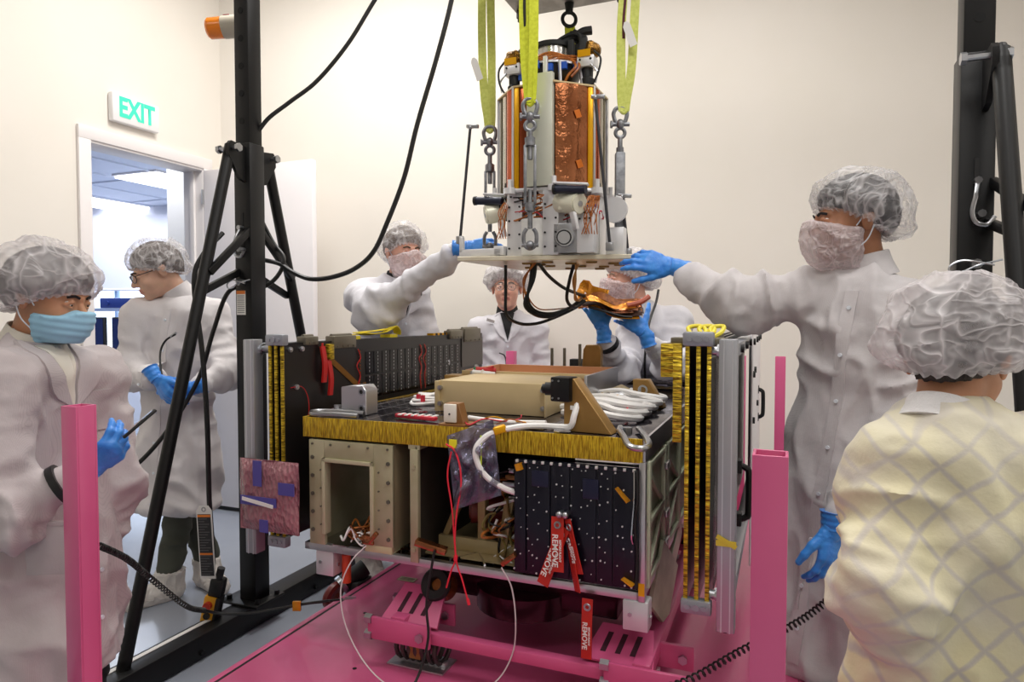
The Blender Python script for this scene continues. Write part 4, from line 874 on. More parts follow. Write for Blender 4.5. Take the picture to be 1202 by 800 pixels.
for k in range(8):
    if k == 0:      # right of the facing corner
        face_strip('copper_foil_panel', 0, .03, .86, M_copper, off=.003, bul=.012, z0=zb+.01, label='crinkled copper foil panel facing the front')
        face_strip('yellow_strip', 0, .86, .99, M_kyel, off=.003)
        A = oc(0); B = oc(1); x = (B-A).normalized(); n_ = V(x.y, -x.x, 0)
        for u, z in ((.55, 2.08), (.60, 1.905)):
            p = A+x*(B-A).length*u+n_*.018; g = G(); m4 = basis(p+V(0, 0, z), x+V(0, 0, .4), V(0, 0, 1)); g.box(-.011, .011, -.014, .014, 0, .002, mtx=m4); Q('tape_patch', g, mat('orange_patch', (206, 110, 30), .35, .3))
    elif k == 7:    # left of the facing corner
        face_strip('pale_cover_panel', 7, .36, 1.0, mat('pale_green_panel', (214, 216, 200), .3, .3), off=.014, z1=zt+.035, label='pale greenish white cover panel')
        face_strip('copper_film', 7, .14, .36, M_copperr, off=.0)
        face_strip('yellow_strip', 7, .0, .13, M_kyel, off=.003)
    elif k in (1, 6):
        u = (lambda a, b: (a, b)) if k == 1 else (lambda a, b: (1-b, 1-a))
        face_strip('copper_film', k, *u(.02, .52), mat('copper_film_bright', (190, 96, 62), .18, .85), off=.0, bul=.012)
        face_strip('silver_strip', k, *u(.56, .78), M_sil, off=.002, bul=.004)
        face_strip('dark_strip', k, *u(.80, .92), mat('olive_strip', (104, 96, 72), .4, .3), off=.001)
    else:
        face_strip('copper_film', k, .05, .95, M_copperr, off=.001, bul=.01)
for k in (1, 2, 7, 6, 4, 5, 3):
    A = oc(k, .207); g = G(); g.cyl((A.x, A.y, zb-.005), (A.x, A.y, zt+.005), .0055, n=8); Q('corner_rod', g, M_alu)
# top cover plates (tan), bottom ring plate
g = G(); g.prism([(oc(k, .212).x, oc(k, .212).y) for k in range(8)], .006, Matrix.Translation((0, 0, zt))); Q('top_plate', g, M_beige)
for k in (6, 1, 3, 4):
    g = G(); A = oc(k, .21); B = oc(k+1, .21); C_ = (A+B)*.5*.52
    bm_ = bmesh.new(); v_ = [bm_.verts.new((p.x, p.y, z)) for p, z in ((A, zt+.006), (B, zt+.006), (C_*1.0+(B-A)*.18, zt+.045), (C_*1.0-(B-A)*.18, zt+.045), (C_, zt+.006))]
    bm_.faces.new(v_[:4]); bm_.faces.new((v_[0], v_[3], v_[4])); bm_.faces.new((v_[3], v_[2], v_[4])); bm_.faces.new((v_[2], v_[1], v_[4])); bm_.faces.new((v_[1], v_[0], v_[4])); g.merge(bm_); Q('sloped_cover', g, M_beige)
g = G(); g.prism([(oc(k, .225 if k % 2 else .205).x, oc(k, .225 if k % 2 else .205).y) for k in range(8)], .013, Matrix.Translation((0, 0, zb-.016)), bev=.002)
Q('ring_plate', g, M_swh)
for k in range(8):
    A = oc(k, .222); g = G(); g.cyl((A.x, A.y, zb-.022), (A.x, A.y, zb-.001), .022, n=16); g.cyl((A.x, A.y, zb), (A.x, A.y, zb+.03), .009, n=8); Q('mount_pad', g, M_swh)
    p = oc(k+.5, .178); g = G(); g.box(p.x-.012, p.x+.012, p.y-.012, p.y+.012, zb-.03, zb+.035, .003); Q('black_damper', g, M_blackm)
# under-structure
for i, (x, y, sx, sy, z0, z1) in enumerate(((-.085, -.13, .03, .05, 1.58, 1.81), (.06, -.15, .03, .05, 1.58, 1.81), (.15, .05, .04, .06, 1.58, 1.81), (-.15, .08, .04, .06, 1.58, 1.81))):
    g = G(); g.box(x-sx, x+sx, y-sy, y+sy, z0, z1, .003)
    for k in range(4): g.cyl((x-.02, y-sy, 1.61+k*.05), (x-.02, y-sy-.003, 1.61+k*.05), .004, n=8, mi=1); g.cyl((x+.02, y-sy, 1.61+k*.05), (x+.02, y-sy-.003, 1.61+k*.05), .004, n=8, mi=1)
    Q('support_bracket', g, [M_swh, M_blackm])
g = G(); g.box(-.055, .055, -.19, -.1, 1.582, 1.715, .004); cb_ = Q('white_box', g, mat('soft_white_box', (236, 236, 232), .4))
g = G(); g.box(-.04, .09, -.08, .12, 1.58, 1.76, .004); Q('inner_box', g, M_alu)
g = G(); g.cyl((.11, -.2, 1.635), (.125, -.24, 1.635), .030, n=24); g.box(.07, .16, -.2, -.13, 1.585, 1.69, .003); g.torus((.122, -.238, 1.635), (.35, -.94, 0), .024, .004, mi=1); Q('reaction_box', g, [M_steel, M_blackm])
g = G(); g.box(.16, .22, -.21, -.14, 1.583, 1.74, .002)
for k in range(6): g.cyl((.17+.018*(k % 3), -.21, 1.70+.02*(k//3)), (.17+.018*(k % 3), -.213, 1.70+.02*(k//3)), .004, n=8, mi=1)
Q('drilled_bracket', g, [M_swh, M_blackm])
for s, (x, y) in ((-1, (-.175, -.11)), (1, (.135, -.215))):
    g = G(); d = V(.5*s, -.3, -.12) if s < 0 else V(.5, -.3, -.1)
    p0 = V(x, y, 1.755); g.cyl(p0-d.normalized()*.05, p0+d.normalized()*.05, .036, n=28); g.cyl(p0+d.normalized()*.05, p0+d.normalized()*.055, .032, n=28, mi=0)
    g.cyl(p0+d.normalized()*.054, p0+d.normalized()*.057, .010, n=14, mi=1); g.box(x-.035, x+.035, y-.02, y+.06, 1.73, 1.80, .004)
    Q('motor_drum', g, [mat('cream_motor', (222, 220, 200), .35, .2), M_steel])
    p1 = V(x+s*.02, y-.03, 1.80); g = G(); g.cyl(p1-V(.06*1, -.0, .0), p1+V(.05, -.01, -.01), .015, n=14); g.cyl(p1-V(.07, 0, 0), p1-V(.06, 0, 0), .017, n=14, mi=1); Q('damper_cylinder', g, [mat('navy_cylinder', (34, 38, 56), .35, .3), M_blackm])
    g = G(); g.bar((x-.05, y-.03, 1.822), (x+.07, y-.01, 1.812), .03, .008, .002); g.bar((x+.02, y-.03, 1.72), (x+.03, y-.02, 1.66), .03, .012, .002); Q('link_arm', g, M_swh)
g = G(); g.box(-.30, -.13, -.20, -.13, 1.585, 1.612, .003); g.box(-.30, -.285, -.2, -.18, 1.6, 1.66, .003); g.box(-.16, -.12, -.2, -.1, 1.585, 1.62, .003); Q('side_bracket', g, M_swh)
g = G(); g.box(.235, .30, -.1, -.05, 1.583, 1.68, .003); g.cyl((.27, -.1, 1.74), (.27, -.115, 1.74), .045, n=24); g.bar((.25, -.08, 1.7), (.28, -.08, 1.79), .03, .02, .002); Q('side_bracket', g, M_swh)
# wiring
g = G(); rnd = random.Random(9)
for i in range(46):
    a0 = rnd.uniform(-180, 20); P_ = []; r0 = rnd.uniform(.15, .20); z = rnd.uniform(1.72, 1.80)
    for k in range(5): a = R_(a0+k*rnd.uniform(8, 18)); P_.append((r0*math.cos(a), r0*math.sin(a), z+rnd.uniform(-.025, .025))); r0 += rnd.uniform(-.02, .02)
    g.tube(P_, rnd.uniform(.0015, .004), n=5, sub=4, mi=0 if rnd.random() < .6 else rnd.choice((1, 2, 3)))
for x0, y0 in ((-.13, -.19), (.2, -.215), (.215, -.2)):
    for j in range(5): g.tube([(x0+.004*j, y0+.02, 1.78), (x0-.01+.008*j, y0-.01, 1.74), (x0+.014*math.sin(j*2), y0-.008, 1.70), (x0-.02+.009*j, y0-.004, 1.645)], .0019, n=5, mi=0)
Q('orange_wiring', g, [M_orgw, M_blackm, M_blue, M_redm])
g = G()
for i in range(12): a = R_(-170+i*15); g.box(.17*math.cos(a)-.007, .17*math.cos(a)+.007, .17*math.sin(a)-.007, .17*math.sin(a)+.007, 1.735+.01*(i % 4), 1.75+.01*(i % 4))
Q('blue_tie', g, M_blue)
# thin guide rods
for P0, P1 in (((-.30, -.10, 2.09), (-.325, -.14, 1.66)), ((.205, -.14, 2.13), (.265, -.16, 1.61)), ((.275, -.02, 1.80), (.30, -.03, 1.60))):
    g = G(); g.cyl(P0, P1, .0055, n=10); Q('guide_rod', g, mat('dark_rod', (60, 60, 64), .35, .6))
    g = G(); g.bar(V(*P0)+V(-.015, 0, .005), V(*P0)+V(.035, 0, .0), .014, .014, .003); g.sph(V(*P0), .009); g.box(P1[0]-.014, P1[0]+.014, P1[1]-.01, P1[1]+.01, P1[2]-.02, P1[2]+.01, .003); Q('rod_clamp', g, M_steel)
# top assembly
g = G(); g.lathe([(.125, 2.192), (.135, 2.20), (.135, 2.212), (.12, 2.216)], None, 40, close=True); Q('yellow_ring', g, mat('ring_yellow', (206, 178, 60), .35, .5))
g = G(); g.lathe([(0, 2.2), (.045, 2.2), (.07, 2.225), (.10, 2.255), (.112, 2.285), (.105, 2.29), (0, 2.29)], None, 40); Q('dark_bowl', g, mat('graphite_bowl', (44, 42, 44), .3, .4))
g = G(); g.lathe([(0, 2.288), (.118, 2.288), (.118, 2.296), (0, 2.296)], None, 40); Q('bowl_rim', g, M_alu)
g = G(); g.lathe([(0, 2.296), (.066, 2.296), (.066, 2.372), (0, 2.372)], None, 40); Q('silver_can', g, mat('satin_silver_can', (222, 220, 216), .22, .85))
g = G(); g.lathe([(.055, 2.37), (.076, 2.37), (.078, 2.385), (.055, 2.388)], None, 36, close=True); Q('black_top_ring', g, M_blackm)
for a in (-160, -120, -60, -20, 60, 120): 
    a = R_(a); g = G(); g.cyl((.145*math.cos(a), .145*math.sin(a), 2.19), (.125*math.cos(a), .125*math.sin(a), 2.29), .006, n=8); Q('standoff_rod', g, M_alu)
g = G()
for j in range(4): g.tube([(.112*math.cos(R_(t)), .112*math.sin(R_(t)), 2.30+.006*j+.005*math.sin(t*.1+j)) for t in range(-170, 30, 12)], .0045, n=6, sub=2)
g.tube([(.10, -.06, 2.30), (.115, -.08, 2.27), (.09, -.09, 2.24), (.07, -.08, 2.21)], .005, n=6); g.tube([(.11, -.04, 2.31), (.125, -.07, 2.27), (.10, -.085, 2.235)], .005, n=6); Q('orange_wiring', g, M_orgw)
g = G()
for x, y in ((.085, -.035), (-.085, -.03), (.02, .09), (.095, .01)): g.box(x-.011, x+.011, y-.011, y+.011, 2.296, 2.385, .002)
Q('black_post', g, M_blackm)
for s in (-1, 1):
    c = V(.145, -.03, 0) if s > 0 else V(-.135, -.055, 0)
    g = G(); g.box(c.x-.032, c.x+.032, c.y-.03, c.y+.035, 2.275, 2.315, .003); g.cyl((c.x-.02, c.y-.03, 2.30), (c.x-.02, c.y-.033, 2.30), .004, n=8, mi=1); g.cyl((c.x+.02, c.y-.03, 2.30), (c.x+.02, c.y-.033, 2.30), .004, n=8, mi=1); tk = Q('star_tracker', g, [M_swh, M_blackm])
    g = G(); g.lathe([(0, 2.2), (.022, 2.2), (.026, 2.215), (.026, 2.235), (.021, 2.24), (.021, 2.275), (0, 2.275)], Matrix.Translation(c), 24); g.lathe([(.024, 2.205), (.033, 2.205), (.033, 2.211), (.024, 2.211)], Matrix.Translation(c), 24, close=True); Q('tracker_lens', g, M_blackm, tk)
    g = G(); bm_ = bmesh.new(); bmesh.ops.create_icosphere(bm_, subdivisions=3, radius=.036)
    for v in bm_.verts: v.co *= 1+.25*mnoise.noise(v.co*45+V(s, 0, 0)); v.co.z *= .95
    g.merge(bm_, 0, Matrix.Translation(c+V(s*.01, .015, 2.345))); Q('gold_foil_wrap', g, mat('foil_brown_gold', (176, 128, 50), .25, .8, bump=(40, 1, .02), var=((90, 60, 24), 30)), tk)
    g = G(); g.tube([c+V(s*.03, -.02, 2.33), c+V(s*.055, -.02, 2.30), c+V(s*.05, -.03, 2.25), c+V(s*.03, -.03, 2.21), c+V(0, -.03, 2.19)], .004, n=6); g.tube([c+V(s*.02, -.03, 2.28), c+V(s*.045, -.03, 2.25), c+V(s*.04, -.03, 2.21)], .003, n=6, mi=1); Q('tracker_cable', g, [M_blackm, M_steel], tk)
    g = G(); g.box(c.x-.028, c.x+.02, c.y-.034, c.y-.030, 2.31, 2.335); Q('amber_tape', g, M_kyel, tk)
g = G()
for j in range(5): g.tube([(-.02+.02*j, .02, 2.385), (.03+.015*j, .0, 2.41+.006*j), (.09, -.02+.01*j, 2.415-.004*j), (.12+.004*j, -.03, 2.39), (.115+.005*j, -.04, 2.33)], .0085, n=7)
g.tube([(.04, .0, 2.39), (.09, .0, 2.41), (.12, .0, 2.425), (.15, .01, 2.43)], .016, n=10); g.tube([(-.12, -.03, 2.37), (-.09, -.03, 2.39), (-.05, 0, 2.385), (0, .03, 2.38), (.05, .03, 2.38)], .013, n=8)
Q('black_cable_loom', g, M_blackm)
g = G()
for i in range(6): a = R_(-150+i*25); g.box(.12*math.cos(a)-.01, .12*math.cos(a)+.008, .12*math.sin(a)-.008, .12*math.sin(a)+.008, 2.255+.008*(i % 3), 2.28+.008*(i % 3))
Q('blue_tie', g, M_blue)
g = G(); g.box(-.03, -.01, -.175, -.155, 2.19, 2.3, .002); g.box(.02, .035, -.17, -.155, 2.19, 2.29, .002); g.box(-.05, .05, -.17, -.15, 2.19, 2.215, .002); Q('front_bracket', g, M_swh)
# ------------------------------------------------------------------ spreader plate and slings
FPs = FP @ frame((0, 0, 0), 0)
spt = thing('spreader_plate', 'grey steel spreader plate with an eye bolt at the top of the photo', 'plate', FP @ V(0, 0, 2.62), -TH)
g = G(); g.box(-.235, .26, -.235, .26, 2.64, 2.665, .003); g.build('plate', mat('mill_steel', (150, 144, 136), .45, .7, var=((118, 112, 104), 14)), spt, FP)
g = G(); g.torus((0, .21, 2.575), (.5, -.86, 0), .028, .0075, 28, 10); g.cyl((0, .21, 2.60), (0, .21, 2.645), .014, .02, n=16); g.build('eye_bolt', M_blackm, spt, FP)
for x, y in ((-.215, .2), (.21, .21)):
    g = G(); g.cyl((x, y, 2.61), (x, y, 2.64), .012, n=6); g.cyl((x, y, 2.595), (x, y, 2.612), .007, n=10); g.build('hex_bolt', M_blackm, spt, FP)
g = G(); g.cyl((0, 0, 2.66), (0, 0, 2.72), .03, n=16); g.torus((0, 0, 2.75), (1, 0, 0), .045, .012); g.build('lifting_eye', M_black, spt, FP)
# hoist hook chain (out of frame above)
ht = thing('hoist_chain', 'steel hoist chain running up from the spreader plate to the crossbeam', 'chain', FP @ V(0, 0, 2.75))
for i in range(11):
    z = 2.80+i*.043; g = G(); g.tube([(0, .012, z), (0, .012, z+.03), (0, 0, z+.042), (0, -.012, z+.03), (0, -.012, z), (0, 0, z-.012)] if i % 2 else [(.012, 0, z), (.012, 0, z+.03), (0, 0, z+.042), (-.012, 0, z+.03), (-.012, 0, z), (0, 0, z-.012)], .005, n=6, closed=True, sub=3); g.build('chain_link', M_galv, ht, FP)
g = G(); g.box(-.1, .1, -.12, .12, 3.27, 3.42, .01); g.build('trolley', M_black, ht, FP)
def sling(x, y, side, label, mt, zb_, top, spread=.02, w=.032, plies=2):
    t = thing('lifting_sling', label, 'sling', FP @ V(x, y, zb_), -TH, 'yellow lifting slings')
    sd = V(*side).normalized(); rad = V(x, y, 0).normalized()
    for k in range(plies):
        o = (k-(plies-1)/2)*spread*2
        off = sd*o+rad*(.004*k)
        top_ = V(*top)
        g = G(); g.ribbon([top_+off*.7, top_+off+V(0, 0, -.03)+rad*.012, V(x, y, zb_+.30)+off*1.15+rad*.01, V(x, y, zb_+.14)+off*.9+rad*.006, V(x, y, zb_+.05)+off*.5, V(x, y, zb_)+off*.2], w, .005, sd+rad*.25*(1 if k % 2 else -1))
        b = g.build('webbing', mt, t, FP)
        g = G(); g.ribbon([top_+off+rad*.016+V(0, 0, -.05)+sd*.006, V(x, y, zb_+.34)+off*1.2+rad*.014+sd*.006, V(x, y, zb_+.26)+off*1.1+rad*.012+sd*.006], .010, .004, sd); g.build('stitching', M_stitch if mt is M_strapp else mat('black_thread', (40, 40, 30), .8), t, FP) if k == 0 else g.bm.free()
    g = G(); g.tube([V(x, y, zb_)-sd*.012, V(x, y, zb_-.008)+rad*.0, V(x, y, zb_)+sd*.012], .006, n=6); g.build('fold', mt, t, FP)
    return t
def rigging(x, y, zb_, label, lbl2, body=(1.97, 1.745), ze=1.60, rz=0, solid=False):
    Fr = FP @ frame((x, y, 0), rz)
    t = thing('shackle', label, 'shackle', Fr @ V(0, 0, zb_-.09), rz-TH, 'grey steel shackles')
    g = G(); g.tube([(-.014, 0, zb_-.045), (-.022, 0, zb_-.025), (-.024, 0, zb_-.005), (-.012, 0, zb_+.012), (.012, 0, zb_+.012), (.024, 0, zb_-.005), (.022, 0, zb_-.025), (.014, 0, zb_-.045)], .0075, n=8); g.build('bow', M_galv, t, Fr)
    g = G(); g.cyl((-.034, 0, zb_-.047), (.034, 0, zb_-.047), .008, n=12); g.cyl((-.036, 0, zb_-.047), (-.028, 0, zb_-.047), .014, n=6); g.sph((.0, 0, zb_-.047), .019, (.8, 1, 1)); g.build('pin', M_galv, t, Fr)
    t = thing('turnbuckle', lbl2, 'turnbuckle', Fr @ V(0, 0, ze), rz-TH, 'grey steel turnbuckles')
    zs = zb_-.06
    g = G(); g.torus((0, 0, zs-.018), (0, 1, 0), .017, .007); g.cyl((0, 0, zs-.035), (0, 0, body[0]-.06), .009, n=12); g.build('upper_rod', M_galv, t, Fr)
    g = G()
    if solid: g.box(-.018, .018, -.016, .016, body[1], body[0], .005)
    else:
        for s in (-1, 1): g.box(s*.017-.0055, s*.017+.0055, -.008, .008, body[1]+.01, body[0]-.01, .003)
        for z in body: g.cyl((0, 0, z-.014), (0, 0, z+.014), .019, n=14)
    g.cyl((0, 0, body[0]), (0, 0, body[0]+.018), .014, n=8); g.cyl((0, 0, body[1]-.018), (0, 0, body[1]), .014, n=8)
    g.build('body', M_galv, t, Fr)
    g = G(); g.cyl((0, 0, ze+.07), (0, 0, body[1]+.06), .0085, n=12); g.tube([(-.012, 0, ze+.07), (-.022, 0, ze+.05), (-.02, 0, ze+.015), (0, 0, ze), (.02, 0, ze+.015), (.022, 0, ze+.05), (.012, 0, ze+.07)], .007, n=8); g.cyl((-.03, 0, ze+.012), (.03, 0, ze+.012), .007, n=10); g.sph((0, 0, ze+.012), .016); g.build('lower_jaw', M_galv, t, Fr)
RX = R_(20)
sling(0, -.245, (1, 0, 0), 'bright yellow sling hanging in front of the instrument drum', M_strap, 2.105, (0, -.24, 2.67), .009, .032, 3)
rigging(0, -.245, 2.105, 'shackle on the bright front sling', 'turnbuckle in front of the instrument drum', rz=RX)
sling(-.262, 0, (.93, .3, 0), 'pale yellow sling at the left of the drum', M_strapp, 2.10, (-.262, .0, 2.67), .018)
rigging(-.262, 0, 2.10, 'shackle on the pale left sling', 'short turnbuckle left of the instrument drum', body=(1.95, 1.79), ze=1.63, rz=RX)
sling(.275, 0, (.93, .3, 0), 'pale yellow sling at the right of the drum', M_strapp, 2.115, (.285, .0, 2.67), .018)
rigging(.262, 0, 2.115, 'shackle on the pale right sling', 'long solid turnbuckle right of the instrument drum', body=(1.965, 1.69), ze=1.585, rz=RX, solid=True)
sling(0, .225, (1, 0, 0), 'short green shaded sling hanging from the eye bolt behind the drum', M_strap, 2.2, (0, .212, 2.555), .008, .03, 2)
for (x, y, z), lb in (((-.30, -.02, 2.33), 'white paper tag tied to the left pale sling'), ((.30, -.0, 2.38), 'white paper tag tied to the right pale sling')):
    g = G(); m4 = FP @ basis((x, y-.02, z), (1, .0, .35), (-.3, .0, 1)); g.prism([(-.014, -.045), (.014, -.045), (.014, .035), (.005, .05), (-.005, .05), (-.014, .035)], .0012, m4)
    tag(g.build('paper_tag', M_label), lb, 'tag')
# ------------------------------------------------------------------ hanging cables and copper bundle
def cab4(P_, r, m, lb, grp, name='hanging_cable'):
    g = G(); g.tube(P_, r, n=7, sub=8); return tag(g.build(name, m), lb, 'cable', grp)
def wp(l): return [at3(*p) for p in l]
_c, _s = math.cos(R_(2.03)), math.sin(R_(2.03))
def at3(px, py, Y):
    u = (px-601)/790; v = (400-py)/790; y = _c+v*_s; z = -_s+v*_c; return (u/y*Y, Y, 1.36+z/y*Y)
G_ = 'cables hanging beneath the payload plate'
HB = 'black cable drooping beneath the payload plate toward the copper bundle'
cab4([(-.024, 2.6, 1.56), (-.024, 2.6, 1.46), (-.02, 2.61, 1.37), (.03, 2.66, 1.335), (.10, 2.70, 1.335), (.18, 2.78, 1.36), (.27, 2.86, 1.40), (.31, 2.9, 1.43)], .0065, M_rubber, 'black cable hanging leftmost below the payload plate, straight then curling right', G_)
for k in range(3):
    cab4([(.075+.008*k, 2.55, 1.565), (.07+.006*k, 2.55, 1.50), (.06-.006*k, 2.56, 1.43-.01*k), (.09, 2.60, 1.385-.008*k), (.16, 2.68, 1.375-.006*k), (.24, 2.80, 1.40), (.30, 2.88, 1.43+.006*k)], .006, M_rubber, HB, G_)
cab4([(.10, 2.55, 1.565), (.14, 2.6, 1.52), (.20, 2.68, 1.48), (.26, 2.78, 1.46), (.31, 2.88, 1.45)], .007, M_rubber, 'black cable running diagonally from the plate to the copper bundle', G_)
cab4([(.24, 2.62, 1.565), (.225, 2.65, 1.50), (.22, 2.70, 1.43), (.26, 2.80, 1.40), (.31, 2.88, 1.43)], .007, M_rubber, 'black cable dropping steeply to the copper bundle at the right of the others', G_)
for k in range(3):
    cab4([(.08+.005*k, 2.53, 1.565), (.05-.004*k, 2.54, 1.50), (.045+.01*k, 2.56, 1.43), (.08+.01*k, 2.60, 1.37+.012*k), (.15, 2.70, 1.36+.015*k), (.25, 2.82, 1.40)], .0028, M_orgw, 'thin copper coloured wire looping beneath the payload plate', G_)
    cab4([(.245+.006*k, 2.60, 1.565), (.25-.006*k, 2.64, 1.50), (.255+.006*k, 2.74, 1.43), (.30, 2.86, 1.44)], .003, mat('tan_wire', (190, 140, 80), .5), 'thin tan wire falling from the plate to the copper bundle', G_)
cb3 = thing('copper_flex_bundle', 'bundle of amber and copper foil ribbons held in blue gloves', 'foil bundle', (.44, 2.95, 1.39))
rnd = random.Random(21)
def leaf(name, P_, w, side, m):
    g = G(); g.ribbon(P_, w, .0015, side, sub=4); g.build(name, m, cb3)
leaf('peaked_flap', [(.29, 2.93, 1.455), (.32, 2.93, 1.50), (.345, 2.94, 1.475), (.42, 2.95, 1.455)], .05, (.3, .3, 1), M_kapton)
for i in range(12):
    x0 = .28+rnd.uniform(0, .03); z0 = 1.425+rnd.uniform(-.015, .03)
    leaf('foil_ribbon', [(x0, 2.92+.006*i, z0), (x0+.08, 2.92+.006*i, z0-.005+rnd.uniform(-.02, .02)), (x0+.16, 2.93+.005*i, z0-.03+rnd.uniform(-.015, .015)), (x0+.24+rnd.uniform(0, .04), 2.94+.004*i, z0-.03+rnd.uniform(-.02, .01))], rnd.uniform(.02, .05), (0, rnd.uniform(.4, 1), rnd.uniform(.2, 1)), (M_kapton, M_copper, M_orgw, mat('dark_ribbon', (70, 44, 34), .5))[i % 4])
g = G(); g.tube([(.5, 2.93, 1.41), (.56, 2.94, 1.425), (.60, 2.95, 1.45)], .012, n=8); g.build('loom_end', mat('red_brown_tape', (170, 80, 56), .4), cb3)
g = G(); g.tube([(.33, 2.91, 1.405), (.40, 2.90, 1.385), (.47, 2.91, 1.365), (.52, 2.92, 1.36)], .006, n=6); g.build('black_lead', M_rubber, cb3)
from mathutils.bvhtree import BVHTree
# ================================================================== PEOPLE : implicit surfaces -> meshes
def nv(*a): return np.array(a, dtype=np.float64)
_rng = np.random.RandomState(3); _T = _rng.rand(32, 32, 32).astype(np.float32)
def vnoise(P):
    P = np.asarray(P, dtype=np.float64); i = np.floor(P).astype(int); f = P-i; f = f*f*(3-2*f); out = 0
    for a in (0, 1):
        for b in (0, 1):
            for c in (0, 1):
                w_ = (f[..., 0] if a else 1-f[..., 0])*(f[..., 1] if b else 1-f[..., 1])*(f[..., 2] if c else 1-f[..., 2])
                out = out+w_*_T[(i[..., 0]+a) % 32, (i[..., 1]+b) % 32, (i[..., 2]+c) % 32]
    return out
def ridge(P): n = vnoise(P); return (1-np.abs(2*n-1))**2
def pd(pr, X):
    k = pr[0]
    if k == 'c' or k == 'f':
        p0, p1, r0, r1 = nv(*pr[1]), nv(*pr[2]), pr[3], pr[4]; Y = X; s = 1.0
        if k == 'f':
            ax = nv(*pr[5]); ax = ax/np.linalg.norm(ax); s = pr[6]
            Y = X+((X-p0)@ax)[..., None]*ax*(1/s-1); p1 = p1+((p1-p0)@ax)*ax*(1/s-1)
        d = p1-p0; L = float(d@d)+1e-12; t = np.clip(((Y-p0)@d)/L, 0, 1)
        q = np.linalg.norm(Y-p0-t[..., None]*d, axis=-1)-(r0+(r1-r0)*t)
        return q*(1 if s == 1 else (s+.15 if s < .85 else s))
    if k == 'e':
        c, r = nv(*pr[1]), nv(*pr[2]); Y = X-c
        if len(pr) > 3: Y = Y@pr[3]
        k0 = np.linalg.norm(Y/r, axis=-1); k1 = np.linalg.norm(Y/(r*r), axis=-1)+1e-9; return k0*(k0-1)/k1
def sdf(prims, X, k):
    acc = 0
    for pr in prims: acc = acc+np.exp(np.clip(-pd(pr, X)/k, -60, 60))
    return -k*np.log(acc+1e-26)
def surfnet(fn, lo, hi, res):
    n = np.maximum(4, np.ceil((np.array(hi)-np.array(lo))/res).astype(int)+1); ax = [lo[i]+np.arange(n[i])*res for i in range(3)]
    X = np.stack(np.meshgrid(*ax, indexing='ij'), -1); F = np.empty(n)
    for i in range(0, n[0], 24): F[i:i+24] = fn(X[i:i+24])
    S = F < 0; c = S[:-1, :-1, :-1].astype(int)
    cnt = sum(S[a:n[0]-1+a, b:n[1]-1+b, d:n[2]-1+d].astype(int) for a in (0, 1) for b in (0, 1) for d in (0, 1))
    act = (cnt > 0) & (cnt < 8); idx = np.full(act.shape, -1); ii = np.argwhere(act); idx[tuple(ii.T)] = np.arange(len(ii))
    pos = np.zeros((len(ii), 3)); num = np.zeros(len(ii))
    corners = [(a, b, d) for a in (0, 1) for b in (0, 1) for d in (0, 1)]
    for p in corners:
        for ax_ in range(3):
            if p[ax_]: continue
            q = list(p); q[ax_] = 1
            fa = F[tuple((ii+p).T)]; fb = F[tuple((ii+q).T)]; m = (fa < 0) != (fb < 0)
            t = np.where(m, fa/(fa-fb+1e-20), 0); pt = np.array(p, float)[None].repeat(len(ii), 0); pt[:, ax_] += t
            pos += np.where(m[:, None], pt, 0); num += m
    V_ = (ii+pos/num[:, None])*res+np.array(lo)
    Q_ = []
    for ax_ in range(3):
        b, c_ = [(1, 2), (2, 0), (0, 1)][ax_]
        sh = [slice(1, n[i]-1) for i in range(3)]; sh[ax_] = slice(0, n[ax_]-1); s2 = list(sh); s2[ax_] = slice(1, n[ax_])
        A = S[tuple(sh)]; B = S[tuple(s2)]; e = np.argwhere(A != B); o = np.array([1, 1, 1]); o[ax_] = 0; e = e+o
        def g_(db, dc): r = e.copy(); r[:, b] -= db; r[:, c_] -= dc; return idx[tuple(r.T)]
        q = np.stack([g_(1, 1), g_(0, 1), g_(0, 0), g_(1, 0)], 1); fl = S[tuple(e.T)]
        q[~fl] = q[~fl][:, ::-1]; Q_.append(q)
    Q_ = np.concatenate(Q_); return V_, Q_[(Q_ >= 0).all(1)]
def np_mesh(name, V_, Q_):
    me = bpy.data.meshes.new(name); me.vertices.add(len(V_)); me.vertices.foreach_set('co', np.asarray(V_, np.float32).ravel())
    me.loops.add(len(Q_)*4); me.polygons.add(len(Q_)); me.loops.foreach_set('vertex_index', Q_.astype(np.int32).ravel())
    me.polygons.foreach_set('loop_start', np.arange(0, len(Q_)*4, 4, dtype=np.int32)); me.update(calc_edges=True); me.validate(); return me
def vnorm(V_, Q_):
    n = np.cross(V_[Q_[:, 2]]-V_[Q_[:, 0]], V_[Q_[:, 3]]-V_[Q_[:, 1]]); N_ = np.zeros_like(V_)
    for k in range(4): np.add.at(N_, Q_[:, k], n)
    return N_/(np.linalg.norm(N_, axis=1)[:, None]+1e-12)
def relax(V_, Q_, it=2, f=.5):
    for _ in range(it):
        A = np.zeros_like(V_); c = np.zeros(len(V_))
        for k in range(4):
            for j in (1, 3): np.add.at(A, Q_[:, k], V_[Q_[:, (k+j) % 4]]); np.add.at(c, Q_[:, k], 1)
        V_ = V_*(1-f)+f*A/np.maximum(c, 1)[:, None]
    return V_
def bounds(prims, pad=.03):
    P_ = []
    for p in prims:
        r = max(p[3], p[4]) if p[0] in 'cf' else max(p[2])
        for q in ((p[1], p[2]) if p[0] in 'cf' else (p[1],)): P_ += [nv(*q)-r, nv(*q)+r]
    P_ = np.array(P_); return P_.min(0)-pad, P_.max(0)+pad
def flipfix(me):
    bm = bmesh.new(); bm.from_mesh(me); bmesh.ops.recalc_face_normals(bm, faces=bm.faces); bm.to_mesh(me); bm.free()
